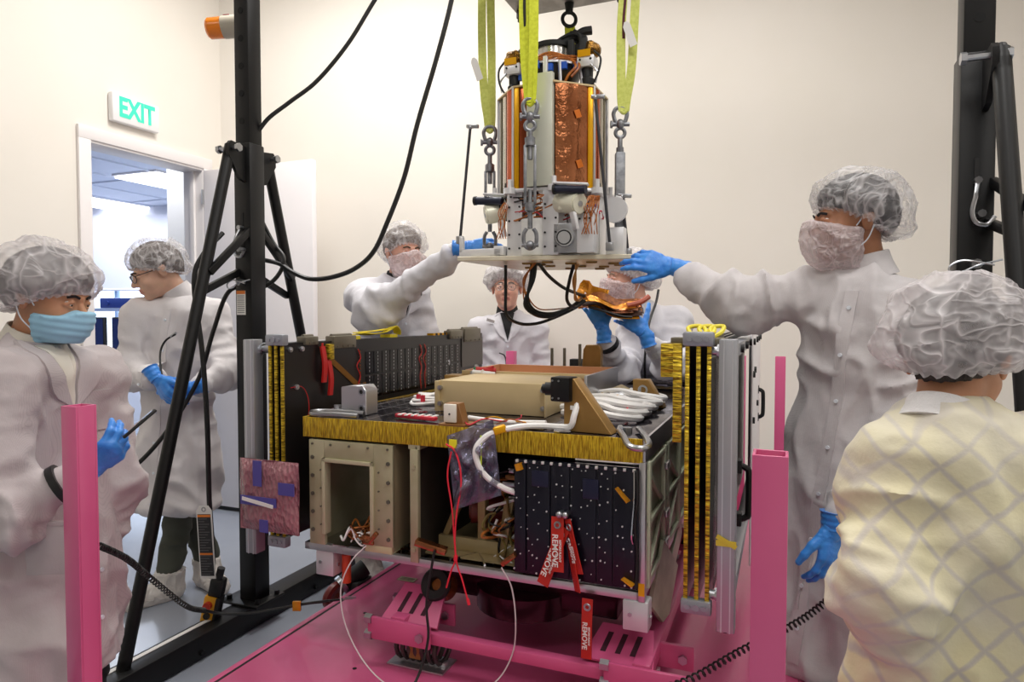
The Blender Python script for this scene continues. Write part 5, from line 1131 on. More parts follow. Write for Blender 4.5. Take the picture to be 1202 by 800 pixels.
# ------------------------------------------------------------------ cloth and film materials
def coatmat(name, col, grid=0, col2=None, gs=300, yellow=False):
    m = mat(name, col, .8, sheen=.15, bump=(26, .22, .012)); N, L, b = nodes(m)
    tc = N.new('ShaderNodeTexCoord')
    base = None
    def wave(d, sc, dist=0):
        w_ = N.new('ShaderNodeTexWave'); w_.bands_direction = d; w_.inputs['Scale'].default_value = sc; w_.inputs['Distortion'].default_value = dist; w_.inputs['Detail'].default_value = 1
        L.new(tc.outputs['Object'], w_.inputs['Vector']); return w_
    def mix(f, a, b_):
        x = N.new('ShaderNodeMix'); x.data_type = 'RGBA'; L.new(f, x.inputs[0])
        for s, v in ((6, a), (7, b_)):
            if isinstance(v, tuple): x.inputs[s].default_value = v
            else: L.new(v, x.inputs[s])
        return x.outputs[2]
    def ramp(f, a, b_, inv=False):
        r = N.new('ShaderNodeMapRange'); r.inputs[1].default_value = a; r.inputs[2].default_value = b_; r.inputs[3].default_value = 1 if inv else 0; r.inputs[4].default_value = 0 if inv else 1; L.new(f, r.inputs[0]); return r.outputs[0]
    c = srgb(col)
    if yellow:
        mp = N.new('ShaderNodeMapping'); mp.inputs['Rotation'].default_value = (0, R_(45), R_(12)); L.new(tc.outputs['Object'], mp.inputs[0])
        nz = N.new('ShaderNodeTexNoise'); nz.inputs['Scale'].default_value = 5; L.new(tc.outputs['Object'], nz.inputs['Vector'])
        ad = N.new('ShaderNodeVectorMath'); ad.operation = 'MULTIPLY_ADD'; L.new(nz.outputs['Color'], ad.inputs[0]); ad.inputs[1].default_value = (.06, .06, .06); L.new(mp.outputs[0], ad.inputs[2])
        fs = []
        for d in 'XZ':
            w_ = N.new('ShaderNodeTexWave'); w_.bands_direction = d; w_.inputs['Scale'].default_value = 5.6; L.new(ad.outputs[0], w_.inputs['Vector']); fs.append(ramp(w_.outputs['Fac'], .0, .12, True))
        mx = N.new('ShaderNodeMath'); mx.operation = 'MAXIMUM'; L.new(fs[0], mx.inputs[0]); L.new(fs[1], mx.inputs[1])
        mm = N.new('ShaderNodeMath'); mm.operation = 'MULTIPLY'; L.new(mx.outputs[0], mm.inputs[0]); mm.inputs[1].default_value = .75
        c = mix(mm.outputs[0], srgb((224, 216, 176)), srgb((182, 176, 178)))
        n2 = N.new('ShaderNodeTexNoise'); n2.inputs['Scale'].default_value = 4; L.new(tc.outputs['Object'], n2.inputs['Vector'])
        c = mix(ramp(n2.outputs['Fac'], .42, .72), c, srgb((216, 210, 196)))
    if grid:
        f1 = ramp(wave('X', gs/2).outputs['Fac'], .0, .3, True); f2 = ramp(wave('Z', gs/2).outputs['Fac'], .0, .3, True)
        mx = N.new('ShaderNodeMath'); mx.operation = 'MAXIMUM'; L.new(f1, mx.inputs[0]); L.new(f2 if grid > 1 else f1, mx.inputs[1])
        mm = N.new('ShaderNodeMath'); mm.operation = 'MULTIPLY'; L.new(mx.outputs[0], mm.inputs[0]); mm.inputs[1].default_value = .28
        c = mix(mm.outputs[0], c, srgb(col2))
    if not isinstance(c, tuple): L.new(c, b.inputs['Base Color'])
    return m
def film(name, col, base=.4, scale=22, amp=.5, line=.06, tint=None):
    """crinkled translucent non woven film"""
    m = bpy.data.materials.new(name); m.use_nodes = True; nt = m.node_tree; N = nt.nodes; L = nt.links; N.remove(N['Principled BSDF']); out = N['Material Output']
    tc = N.new('ShaderNodeTexCoord')
    def math_(op, x, y=None, clamp=False):
        q = N.new('ShaderNodeMath'); q.operation = op; q.use_clamp = clamp
        for i, v in ((0, x), (1, y)):
            if v is None: continue
            if isinstance(v, (int, float)): q.inputs[i].default_value = v
            else: L.new(v, q.inputs[i])
        return q.outputs[0]
    def lines(sc, wd, st):
        mp = N.new('ShaderNodeMapping'); mp.inputs['Scale'].default_value = st; mp.inputs['Rotation'].default_value = (.5*sc % 3, .3*sc % 2, 0); L.new(tc.outputs['Object'], mp.inputs[0])
        q = N.new('ShaderNodeTexNoise'); q.inputs['Scale'].default_value = sc; q.inputs['Detail'].default_value = 2; q.inputs['Roughness'].default_value = .6; q.inputs['Distortion'].default_value = .6; L.new(mp.outputs[0], q.inputs['Vector'])
        e = math_('ABSOLUTE', math_('SUBTRACT', q.outputs[0], .5)); e = math_('SUBTRACT', 1, math_('DIVIDE', e, wd), True); return math_('POWER', e, 1.6), q
    l1, nz = lines(scale*.6, line*.8, (1, 1, .45)); l2, _n = lines(scale*1.1, line*.9, (.5, 1, 1)); l3, _n = lines(scale*.42, line*.55, (1, .6, 1))
    lm = math_('MAXIMUM', math_('MAXIMUM', l1, math_('MULTIPLY', l2, .6)), l3)
    r2 = N.new('ShaderNodeMapRange'); r2.inputs[1].default_value = .3; r2.inputs[2].default_value = .7; r2.inputs[3].default_value = base-.10; r2.inputs[4].default_value = base+.16; L.new(nz.outputs[0], r2.inputs[0])
    s_ = math_('ADD', math_('MULTIPLY', lm, amp), r2.outputs[0], True)
    class vo: outputs = [lm]
    class s: outputs = [s_]
    d = N.new('ShaderNodeBsdfDiffuse'); d.inputs[0].default_value = srgb(col); t = N.new('ShaderNodeBsdfTranslucent'); t.inputs[0].default_value = srgb(col)
    bp = N.new('ShaderNodeBump'); bp.inputs['Strength'].default_value = .5; bp.inputs['Distance'].default_value = .01; L.new(vo.outputs[0], bp.inputs['Height']); L.new(bp.outputs[0], d.inputs['Normal'])
    gl = N.new('ShaderNodeBsdfGlossy'); gl.inputs['Roughness'].default_value = .35
    m1 = N.new('ShaderNodeMixShader'); m1.inputs[0].default_value = .3; L.new(d.outputs[0], m1.inputs[1]); L.new(t.outputs[0], m1.inputs[2])
    m0 = N.new('ShaderNodeMixShader'); m0.inputs[0].default_value = .06; L.new(m1.outputs[0], m0.inputs[1]); L.new(gl.outputs[0], m0.inputs[2])
    tr = N.new('ShaderNodeBsdfTransparent'); m2 = N.new('ShaderNodeMixShader'); L.new(s.outputs[0], m2.inputs[0]); L.new(tr.outputs[0], m2.inputs[1]); L.new(m0.outputs[0], m2.inputs[2]); L.new(m2.outputs[0], out.inputs[0])
    return m
M_cap = film('bouffant_film', (236, 233, 235), .20, 17, .5)
M_capd = film('bouffant_film_dense', (236, 230, 232), .34, 13, .42)
M_capw = film('bouffant_film_white', (236, 232, 234), .56, 20, .35)
M_veil = film('veil_film', (240, 226, 228), .52, 26, .42)
M_glove = mat('blue_nitrile', (60, 146, 234), .38, bump=(45, .5, .006), var=((48, 130, 224), 30), sheen=.2)
M_mask = mat('surgical_mask_blue', (158, 206, 232), .8, bump=(200, .2, .001))
M_maskw = mat('mask_edge_white', (226, 232, 240), .8)
M_shoe = film('shoe_cover_film', (232, 226, 220), .93, 16, .1)
M_knit = mat('knit_cuff', (226, 224, 224), .85, bump=(160, .8, .003), stretch=(1, 1, .2))
M_trk = mat('olive_trousers', (74, 76, 66), .85, bump=(40, .3, .006))
M_dtr = mat('dark_trousers', (34, 34, 38), .85)
M_shirtk = mat('black_shirt', (26, 26, 28), .8)
M_eye = mat('eye_white', (226, 220, 216), .2); M_iris = mat('iris_dark', (48, 34, 26), .15); 
M_glassf = mat('spectacle_lens', (230, 236, 240), .03, alpha=.07)
def skinm(name, col, lip):
    return (mat('skin_'+name, col, .5, sss=.12, bump=(160, .12, .001), var=(tuple(int(c*.94) for c in col), 22)), mat('lip_'+name, lip, .4))
# ------------------------------------------------------------------ head
SKULL = [('e', (0, .018, .036), (.075, .096, .083)), ('e', (0, -.028, -.025), (.061, .062, .08)), ('e', (0, -.03, -.072), (.047, .05, .036)), ('c', (0, -.074, -.096), (0, -.072, -.098), .017, .017),
         ('e', (.034, -.058, -.03), (.024, .024, .024)), ('e', (-.034, -.058, -.03), (.024, .024, .024))]
NECK = [('c', (0, .03, -.06), (0, .05, -.19), .052, .056)]
def face_prims():
    p = [('c', (-.034, -.080, .020), (0, -.088, .016), .010, .011), ('c', (.034, -.080, .020), (0, -.088, .016), .010, .011), ('c', (0, -.090, .006), (0, -.112, -.028), .0075, .0115), ('e', (.0115, -.098, -.033), (.0085, .010, .008)), ('e', (-.0115, -.098, -.033), (.0085, .010, .008)),
         ('c', (-.019, -.087, -.061), (0, -.0955, -.0585), .0045, .0065), ('c', (.019, -.087, -.061), (0, -.0955, -.0585), .0045, .0065), ('c', (-.016, -.087, -.067), (0, -.0935, -.070), .0045, .0075), ('c', (.016, -.087, -.067), (0, -.0935, -.070), .0045, .0075)]
    for s in (-1, 1):
        p += [('e', (s*.079, .014, -.008), (.007, .017, .029)), ('e', (s*.084, .02, .004), (.006, .014, .016)),
              ('c', (s*.017, -.087, .003), (s*.030, -.0940, .0062), .0034, .0042), ('c', (s*.030, -.0940, .0062), (s*.0465, -.083, .001), .0036, .0030), ('c', (s*.018, -.087, -.003), (s*.031, -.092, -.0088), .0022, .0024), ('c', (s*.031, -.092, -.0088), (s*.0455, -.082, -.003), .0024, .0022)]
    return p
def head_fn(X, open_mouth=0):
    a = sdf(SKULL+NECK, X, .010); b = sdf(face_prims(), X, .0024)
    for s in (-1, 1): # sockets
        so = np.linalg.norm((X-nv(s*.032, -.101, .001))/nv(1.25, 1, .95), axis=-1)-.0185; a = np.maximum(a, -so*.9) if 0 else -(.004*np.log(np.exp(np.clip(-a/.004, -60, 60))+np.exp(np.clip(so/.004, -60, 60))))*-1 if 0 else np.maximum(a, -so)
    k = .0032; d = -k*np.log(np.exp(np.clip(-a/k, -60, 60))+np.exp(np.clip(-b/k, -60, 60)))
    if open_mouth: d = np.maximum(d, -(np.linalg.norm((X-nv(0, -.096, -.0645))/nv(2.4, 1.6, 1), axis=-1)-.0055))
    return d
_headcache = {}
def head_mesh(open_mouth=0, res=.0038):
    if open_mouth not in _headcache:
        V_, Q_ = surfnet(lambda X: head_fn(X, open_mouth), (-.105, -.14, -.19), (.105, .135, .14), res); _headcache[open_mouth] = (relax(V_, Q_, 1, .35), Q_)
    return _headcache[open_mouth]
# ------------------------------------------------------------------ hand (glove)
def glove(name, parent, wrist, F, T, Nn, curl=(20, 25, 15), curls=None, spread=4, thumb=(40, 15, 20), scale=1.0, gaunt=.07, gdir=None, m=None, seed=0):
    """F finger direction, T thumb side, Nn palm normal"""
    F = Vector(F).normalized(); T = Vector(T); T = (T-F*T.dot(F)).normalized(); z = F.cross(T)
    if z.dot(Vector(Nn)) > 0: z = -z            # palm faces -z
    M4 = Matrix((F, T, z)).transposed().to_4x4(); M4 = Matrix.Translation(Vector(wrist)) @ M4 @ Matrix.Scale(scale, 4)
    pr = [('f', (.018, .0, 0), (.072, .004, 0), .030, .037, (0, 0, 1), .42), ('c', (.02, .02, -.006), (.05, .030, -.008), .015, .013)]
    base = [(.086, .030, .0), (.091, .010, .002), (.087, -.011, .001), (.079, -.030, -.001)]
    seg = [(.041, .025, .021), (.045, .029, .022), (.042, .027, .021), (.033, .021, .019)]
    for i in range(4):
        c = curls[i] if curls else curl; a = R_(spread*(1.5-i)); p = np.array(base[i], float); ang = 0
        pr.append(('c', (.05, base[i][1]*.8, 0), tuple(p), .012, .0105)); r = .0102 if i < 3 else .009
        for j in range(3):
            ang += R_(c[j]); d = nv(math.cos(ang)*math.cos(a), math.sin(a)*math.cos(ang), -math.sin(ang)); q = p+d*seg[i][j]
            pr.append(('c', tuple(p), tuple(q), r, r-.0010)); p = q; r -= .0010
    p = nv(.026, .028, -.006); out, fl, tip = thumb; ang = R_(out); down = R_(12)
    for j, l in enumerate((.042, .033, .027)):
        d = nv(math.cos(ang)*math.cos(down), math.sin(ang)*math.cos(down), -math.sin(down)); q = p+d*l; pr.append(('c', tuple(p), tuple(q), .0135-.0015*j, .0120-.0015*j)); p = q; ang -= R_(fl if j == 0 else tip)*.8; down += R_(fl*.5)
    pr.append(('f', (.02, 0, 0), (-.02, 0, 0), .028, .029, (0, 0, 1), .72))
    lo, hi = bounds(pr, .008)
    V_, Q_ = surfnet(lambda X: sdf(pr, X, .0028), lo, hi, .0031)
    V_ = relax(V_, Q_, 1, .3); N_ = vnorm(V_, Q_)
    wr = np.clip((.06-V_[:, 0])/.06, 0, 1)
    V_ = V_+N_*((ridge(V_*nv(95, 40, 40)+seed)-.3)*.0022*(.25+wr))[:, None]
    me = np_mesh(name, V_, Q_); me.transform(M4); flipfix(me)
    W4 = W[parent.name]; o = link(name, me, m or M_glove, parent, I4, 60)
    # gauntlet with rolled edge
    if gaunt:
        g = G(); gd = Vector(gdir).normalized() if gdir is not None else -F; w0 = Vector(wrist)
        L_ = gaunt*scale; P_ = [w0+F*.012, w0, w0+gd*L_*.4, w0+gd*L_*.8, w0+gd*L_]
        g.tube(P_, .031*scale, n=20, sub=4, rr=lambda t: .9+.22*t+.035*math.sin(t*22)+(.06 if t > .97 else 0))
        g.build('glove_cuff', m or M_glove, o)
    return o
# ------------------------------------------------------------------ the person
def lerp(a, b, t): return tuple(a[i]+(b[i]-a[i])*t for i in range(3))
def person(label, head, face, N0, S, E, Wr, fwd, hip, hem, hemr, coat, skin, capm, feet=None, pitch=0, roll=0, hs=1.0, mask=None, glasses=None, capo=(.004, .026, 0), hair=(40, 30, 26), res=.011, legs=M_dtr, sq=.66, tw=.158, folds=1.0, omouth=0, collar='stand', extra=None, sleeve=(.066, .056, .046), cuff=True, seed=0, capcut=(.048, .50), hairo=.015, under=None, hairlow=.008, nz=-.162, pockets=(), placket=True, shoer=None, hemtilt=(0, 0), backo=0):
    root = thing('person', label, 'person', (hip[0], hip[1], 0 if feet is None or feet[0][2] < .2 else feet[0][2]-.02))
    H4_ = Matrix.Translation(Vector(head)) @ Matrix.Rotation(math.atan2(face[1], face[0])+math.pi/2, 4, 'Z') @ Matrix.Rotation(R_(pitch), 4, 'X') @ Matrix.Rotation(R_(roll), 4, 'Y') @ Matrix.Scale(hs, 4)
    N0 = tuple(H4_ @ V(0, .05, nz))
    fwd = np.array([fwd[0], fwd[1], 0.]); fwd /= np.linalg.norm(fwd); side = np.array([fwd[1], -fwd[0], 0])     # side: person's left-to-right in plan
    fv = tuple(fwd); S0, S1 = S; N0_ = np.array(N0); hip_ = np.array(hip)
    up = (N0_-hip_); up /= np.linalg.norm(up)
    chest = N0_-up*.16; 
    nk_ = N0_+up*.0
    body = [('f', tuple(chest), tuple(hip_+up*.08), tw, tw*.97, fv, sq), ('f', tuple(hip_+up*.1), (hem[0], hem[1], hem[2]-.12), tw*1.02, hemr, fv, sq+.06)]
    Sm = tuple((np.array(S0)+np.array(S1))/2)
    body += [('c', tuple(N0_-up*.03), lerp(Sm, S0, .62), .054, .058), ('c', tuple(N0_-up*.03), lerp(Sm, S1, .62), .054, .058), ('c', lerp(Sm, S0, .5), S0, .07, .066), ('c', lerp(Sm, S1, .5), S1, .07, .066), ('f', tuple(N0_-up*.05), tuple(chest), .075, tw*.95, fv, sq+.1)]
    arms = []
    for i in (0, 1): arms += [('c', S[i], E[i], sleeve[0], sleeve[1]), ('c', E[i], lerp(E[i], Wr[i], .93), sleeve[1], sleeve[2])]
    k = .018
    def fn(X):
        d = sdf(body+arms, X, k); hz = hem[2]+hemtilt[0]*(X[..., 0]-hem[0])+hemtilt[1]*(X[..., 1]-hem[1]); return np.maximum(d, (hz-X[..., 2]))
    lo, hi = bounds(body+arms, .04); lo[2] = max(lo[2], hem[2]-.03)
    V_, Q_ = surfnet(fn, lo, hi, res)
    V_ = relax(V_, Q_, 2, .4); N_ = vnorm(V_, Q_)
    # folds
    D = np.stack([np.min([pd(p, V_) for p in body], 0)]+[pd(a, V_) for a in arms], 1); Wt = np.exp(-np.maximum(D-D.min(1)[:, None], 0)/.014); Wt /= Wt.sum(1)[:, None]
    zt = np.clip((hip[2]+.10-V_[:, 2])/.35, 0, 1); sd_ = nv(seed*3.3+1, seed*1.7+2, seed+5)
    Pt = V_*nv(9, 9, 1.6)+sd_; warp = vnoise(V_*3+sd_)*2.0
    rs = lambda P_: ridge(P_)**1.5
    tors = (rs(Pt+warp[:, None])*.030+rs(V_*nv(22, 22, 5)+sd_)*.010)*(.25+zt*1.1)+(rs(V_*nv(5, 5, 9)+(V_@nv(4, -3, 0))[:, None]+sd_)*.022+rs(V_*nv(14, 14, 10)+warp[:, None]*2)*.010)*(1-zt*.7)
    disp = Wt[:, 0]*(tors-.010)
    for i, a in enumerate(arms):
        p0 = nv(*a[1]); p1 = nv(*a[2]); ax = (p1-p0); L_ = np.linalg.norm(ax); ax /= L_; s = (V_-p0)@ax; pe = V_-p0-s[:, None]*ax
        el = np.exp(-((s-(L_ if i % 2 == 0 else 0))/.09)**2)
        q = s[:, None]*ax*15+pe*5.5+sd_+i*7.1; q2 = s[:, None]*ax*30+pe*14+sd_
        disp = disp+Wt[:, i+1]*((rs(q+vnoise(V_*6)[:, None]*1.5)*.030+rs(q2)*.011)*(.6+.9*el)-.009)
    V_ = V_+N_*(disp*folds*1.05)[:, None]
    V_ = relax(V_, Q_, 3, .45)
    # body under the clothes + head in one mesh
    H4_ = Matrix.Translation(Vector(head)) @ Matrix.Rotation(math.atan2(face[1], face[0])+math.pi/2, 4, 'Z') @ Matrix.Rotation(R_(pitch), 4, 'X') @ Matrix.Rotation(R_(roll), 4, 'Y') @ Matrix.Scale(hs, 4)
    Hn = np.array(H4_)
    hv, hq = head_mesh(omouth); hw = hv@Hn[:3, :3].T+Hn[:3, 3]
    inner = [(p[0], p[1], p[2], p[3]-.022, p[4]-.022)+tuple(p[5:]) for p in body[:1]+body[2:]+arms]
    inner.append(('c', tuple(N0_-up*.06), tuple((N0_*.45+(Hn@np.array([0, .045, -.15, 1]))[:3]*.55)), .05, .05))
    fl = feet or ((hip[0]-side[0]*.1, hip[1]-side[1]*.1, .0), (hip[0]+side[0]*.1, hip[1]+side[1]*.1, .0))
    for i, f in enumerate(fl):
        hp = tuple(hip_+side*(.085 if i else -.085)-nv(0, 0, .02)); kn = lerp(hp, (f[0], f[1], f[2]+.09), .52); inner += [('c', hp, kn, .075, .05), ('c', kn, (f[0], f[1], f[2]+.09), .05, .035)]
    lo2, hi2 = bounds(inner, .03)
    bv, bq = surfnet(lambda X: sdf(inner, X, .012), lo2, hi2, .018)
    me = np_mesh('body', np.concatenate([hw, bv]), np.concatenate([hq, bq+len(hw)]))
    bo = link('body', me, list(skin), root, I4, 60)
    pc = np.array([0.0]*len(me.polygons)*3); me.polygons.foreach_get('center', pc); pc = pc.reshape(-1, 3)+np.array(W[root.name].translation)
    li = np.linalg.inv(Hn); pl = pc@li[:3, :3].T+li[:3, 3]
    lipm = (np.abs(pl[:, 0]) < .021) & (pl[:, 1] < -.088) & (pl[:, 2] < -.0545) & (pl[:, 2] > -.0745)
    me.polygons.foreach_set('material_index', lipm.astype(np.int32)); 
    cm_ = np_mesh('coat', V_, Q_); link('coat', cm_, coat, root, I4, 60)
    if under:
        ip = [(p[0], p[1], p[2], p[3]-.013, p[4]-.013)+tuple(p[5:]) for p in body]
        iv, iq = surfnet(lambda X: np.maximum(sdf(ip, X, .014), (hem[2]+.12)-X[..., 2]), lo, hi, .016); link('inner_clothes', np_mesh('inner_clothes', relax(iv, iq, 1, .3), iq), under, root, I4, 60)
    # eyes, brows
    for s in (-1, 1):
        g = G(); g.sph((s*.0303, -.0812, .0), .0122, n=16); g.sph((s*.0300, -.0886, -.0026), .0060, (1, .9, 1), n=12, mi=1); g.build('eye', [M_eye, M_iris], root, H4_)
        g = G(); g.ribbon([(s*.013, -.0995, .0195), (s*.028, -.0960, .0245), (s*.044, -.0845, .0195)], .007, .004, (0, -.3, 1)); g.build('eyebrow', mat('brow_%d_%d' % (hair[0], hair[1]), hair, .8), root, H4_)
    # hair and cap
    cy, cs = capcut
    def plane(X): return X[..., 2]-(cy-(X[..., 1]+.10)*cs)
    SK = SKULL+[('e', (.079, .014, -.008), (.009, .019, .030)), ('e', (-.079, .014, -.008), (.009, .019, .030)), ('c', (0, .04, -.02), (0, .055, -.05), .055, .05)]
    hf = lambda X: np.maximum(sdf(SKULL+[('c', (0, .05, -.01), (0, .06, -.05), .056, .045)], X, .012)-.004-(hairo-.004)*np.clip((plane(X)-.004)/.04, 0, 1), -(plane(X)-hairlow))
    v, q = surfnet(hf, (-.11, -.13, -.12), (.11, .16, .15), .006); v = v+vnorm(v, q)*((ridge(v*nv(90, 30, 60))-.5)*.004)[:, None]
    me = np_mesh('hair', v, q); link('hair', me, mat('hair_%d_%d' % (hair[0], hair[1]), hair, .6, bump=(160, .6, .004), stretch=(3, .4, 1)), root, H4_, 60)
    def cf(X):
        h = plane(X); t = np.clip(h/.045, 0, 1); t = t*t*(3-2*t); bk = np.clip((X[..., 1]+.02)/.12, 0, 1)
        return np.maximum((sdf(SK, X, .02)-(capo[0]+capo[1]*t*(1+backo*bk)+.008)+.006*np.sin(X[..., 0]*40+X[..., 1]*23)*t)*.8, -h)
    v, q = surfnet(cf, (-.17, -.18, -.19), (.17, .26, .2), .0055); v = relax(v, q, 1, .4)
    n_ = vnorm(v, q); h = plane(v); am = np.clip(h/.02, .25, 1)
    v = v+n_*(((ridge(v*nv(17, 13, 15)+seed)-.4)*.014+(ridge(v*34+seed)-.4)*.006)*am)[:, None]
    edge = np.exp(-np.maximum(h, 0)/.028); v = v+n_*(edge*.0042*np.sin(np.arctan2(v[:, 1], v[:, 0])*34+vnoise(v*20)*5))[:, None]
    me = np_mesh('bouffant_cap', v, q); link('bouffant_cap', me, capm, root, H4_, 60)
    g = G(); P_ = []
    # mask
    if mask:
        veil = mask != 'surgical'
        z0, z1 = (-.165, -.008) if veil else (-.112, -.026); off = .012 if veil else .009; yb = .008 if veil else -.005
        def mf(X):
            z = X[..., 2]; y = X[..., 1]; c_ = np.clip((z-z0)/.03, 0, 1)*np.clip((yb-y)/.05, 0, 1)
            nose = np.linalg.norm((X-nv(0, -.1, -.035))/nv(1.6, 1, 1.6), axis=-1)-.035
            base = sdf(SKULL+NECK+[('e', (0, -.085, -.04), (.026, .036, .05))], X, .016)-off*(.4+.6*c_)-(.006*c_ if veil else 0)
            return np.maximum.reduce([base, z-(z1+(.010*np.cos(X[..., 0]*36) if not veil else .012*np.cos(X[..., 0]*30))-(y+.1)*.10), z0-z-(y+.1)*(.35 if veil else .15), y-yb])
        v, q = surfnet(mf, (-.1, -.16, -.2), (.1, .08, .05), .0048); v = relax(v, q, 1, .4); n_ = vnorm(v, q)
        if veil: v = v+n_*((ridge(v*nv(30, 20, 30)+seed)-.4)*.007+(ridge(v*70)-.4)*.0025)[:, None]
        else: v = v+n_*((np.abs(((v[:, 2]*48) % 1)-.5)-.25)*.006+(ridge(v*24+seed)-.4)*.003)[:, None]
        me = np_mesh('face_mask', v, q); link('face_mask', me, M_veil if veil else [M_mask], root, H4_, 60, **({'label': 'gathered white face veil'} if veil else {'label': 'pleated light blue surgical mask'}))
        g = G()
        for s in (-1, 1):
            g.tube([(s*.068, -.012, -.02), (s*.078, .01, .01), (s*.086, .03, .015)], .002, n=5); g.tube([(s*.062, -.015, -.09), (s*.076, .015, -.06), (s*.086, .03, -.02)], .002, n=5)
        g.build('ear_loop', M_maskw, root, H4_)
    if glasses:
        g = G()
        for s in (-1, 1):
            g.tube([(s*.010, -.108, -.002), (s*.014, -.109, .012), (s*.032, -.107, .016), (s*.052, -.098, .012), (s*.055, -.095, -.004), (s*.045, -.102, -.018), (s*.028, -.107, -.019), (s*.014, -.109, -.012)], glasses[1], n=6, closed=True, sub=4)
            g.tube([(s*.055, -.095, .008), (s*.072, -.06, .008), (s*.084, .0, .004), (s*.086, .03, -.012)], glasses[1], n=6)
        g.tube([(-.011, -.109, .004), (0, -.112, .007), (.011, -.109, .004)], glasses[1], n=6); fr_ = g.build('eyeglasses', glasses[0], root, H4_)
        for s in (-1, 1):
            g = G(); m4 = basis((s*.033, -.1045, -.001), (1, s*.3, 0), (0, 0, 1)); g.lathe([(0, 0), (.019, 0), (.019, .0015), (0, .0015)], m4, 20); g.build('lens', M_glassf, fr_, H4_)
    # collar
    nk = Vector(N0_); axn = ((H4_ @ V(0, .03, -.06))-nk).normalized()
    mcol = basis(nk+axn*.012, Vector(side)-axn*Vector(side).dot(axn), axn.cross(Vector(side)))
    if collar in ('stand', 'knit'):
        g = G(); g.lathe([(.084, -.02), (.073, .02), (.069, .052), (.064, .054), (.066, .02), (.076, -.02)] if collar != 'knit' else [(.082, -.03), (.070, 0), (.066, .022), (.061, .024), (.063, 0), (.074, -.03)], mcol @ Matrix.Diagonal((1.0, .92, 1, 1)), 36, close=True); g.build('collar', M_knit if collar == 'knit' else coat, root)
    bv_ = BVHTree.FromPolygons([tuple(x) for x in V_], [tuple(int(i) for i in q) for q in Q_]); f_ = Vector(fwd); sv = Vector(side); u_ = Vector(up)
    def on(a, h, o=.004):
        p = nk+sv*a+u_*h; r = bv_.ray_cast(p+f_*.5, -f_)
        if r[0] is None:
            r = bv_.find_nearest(p+f_*.06)
        return r[0]+f_*o
    def patch(name, m, xs, h0, h1, wfn, o=.004, n=8, k=10, par=root):
        g = G(); rows = []
        for j in range(-1, k+2):
            jj = min(max(j, 0), k); h = h0+(h1-h0)*jj/k; w0, w1 = wfn(jj/k); rows.append([g.bm.verts.new(on(w0+(w1-w0)*min(max(i, 0), n)/n, h, o if (0 <= j <= k and 0 <= i <= n) else -.008)) for i in range(-1, n+2)])
        n += 2; k += 2
        for j in range(k):
            for i in range(n):
                q = (rows[j][i], rows[j][i+1], rows[j+1][i+1], rows[j+1][i])
                if len(set(q)) == 4: g.bm.faces.new(q)
        for f in g.bm.faces:
            f.normal_update()
        if sum((f.normal.dot(f_) for f in g.bm.faces)) < 0: bmesh.ops.reverse_faces(g.bm, faces=g.bm.faces[:])
        return g.build(name, m, par, keep=1)
    if collar in ('shirt', 'open'):
        mv = M_shirtk if collar == 'shirt' else mat('cream_shirt', (222, 216, 204), .8)
        patch('shirt_front', mv, None, .015, -.16, lambda t: (-.045*(1-t)-.001, .045*(1-t)+.001), .004)
        g = G()
        g.lathe([(.074, .0), (.068, .03), (.064, .05), (.060, .05), (.062, .03), (.066, 0)], mcol, 36, close=True); g.build('shirt_collar' if collar == 'shirt' else 'neckline', mv, root)
        for s in (-1, 1):
            patch('lapel', coat, None, .03, -.17, lambda t, s=s: (s*(.055*(1-t)+.002), s*(.055*(1-t)+.012+.045*math.sin(math.pi*min(1, t*1.1))**.6*(1 if t < .9 else .3))), .009)
    for a0, h0_, w0_, hh_ in pockets: patch('pocket', coat, None, h0_, h0_-hh_, lambda t: (a0-w0_/2, a0+w0_/2), .005)
    if placket:
        hb = -(float(N0_[2])-hem[2])/max(.5, float(up[2]))+.04
        patch('front_placket', coat, None, -.05 if collar == 'stand' else -.17, hb, lambda t: (-.018, .018), .004, 2, 26)
        for h in np.arange(-.1 if collar == 'stand' else -.2, hb, -.14):
            g = G(); p = on(0, h, .006); g.cyl(p, p+f_*.004, .006, n=10); g.build('snap_button', M_maskw, root)
    if cuff:
        for i in (0, 1):
            d = (Vector(Wr[i])-Vector(E[i])).normalized(); g = G(); g.tube([Vector(Wr[i])-d*.05, Vector(Wr[i])-d*.02, Vector(Wr[i])+d*.005], sleeve[2]*.94, n=18, rr=lambda t: 1-.2*t); g.build('knit_cuff', M_knit, root)
    # trousers and shoe covers
    tp = []
    for i, f in enumerate(fl):
        hp = tuple(hip_+side*(.09 if i else -.09)+nv(0, 0, -.02)); kn = lerp(hp, (f[0], f[1], f[2]+.12), .5); tp += [('c', lerp(hp, kn, .35), kn, .072, .064), ('c', kn, (f[0], f[1], f[2]+.15), .064, .056)]
    lo3, hi3 = bounds(tp, .03); lo3[2] = fl[0][2]+.09
    v, q = surfnet(lambda X: np.maximum(sdf(tp, X, .01), fl[0][2]+.10-X[..., 2]), lo3, hi3, .014)
    v = v+vnorm(v, q)*((ridge(v*nv(8, 8, 16)+seed)-.4)*.016)[:, None]
    link('trousers', np_mesh('trousers', v, q), legs, root, I4, 60)
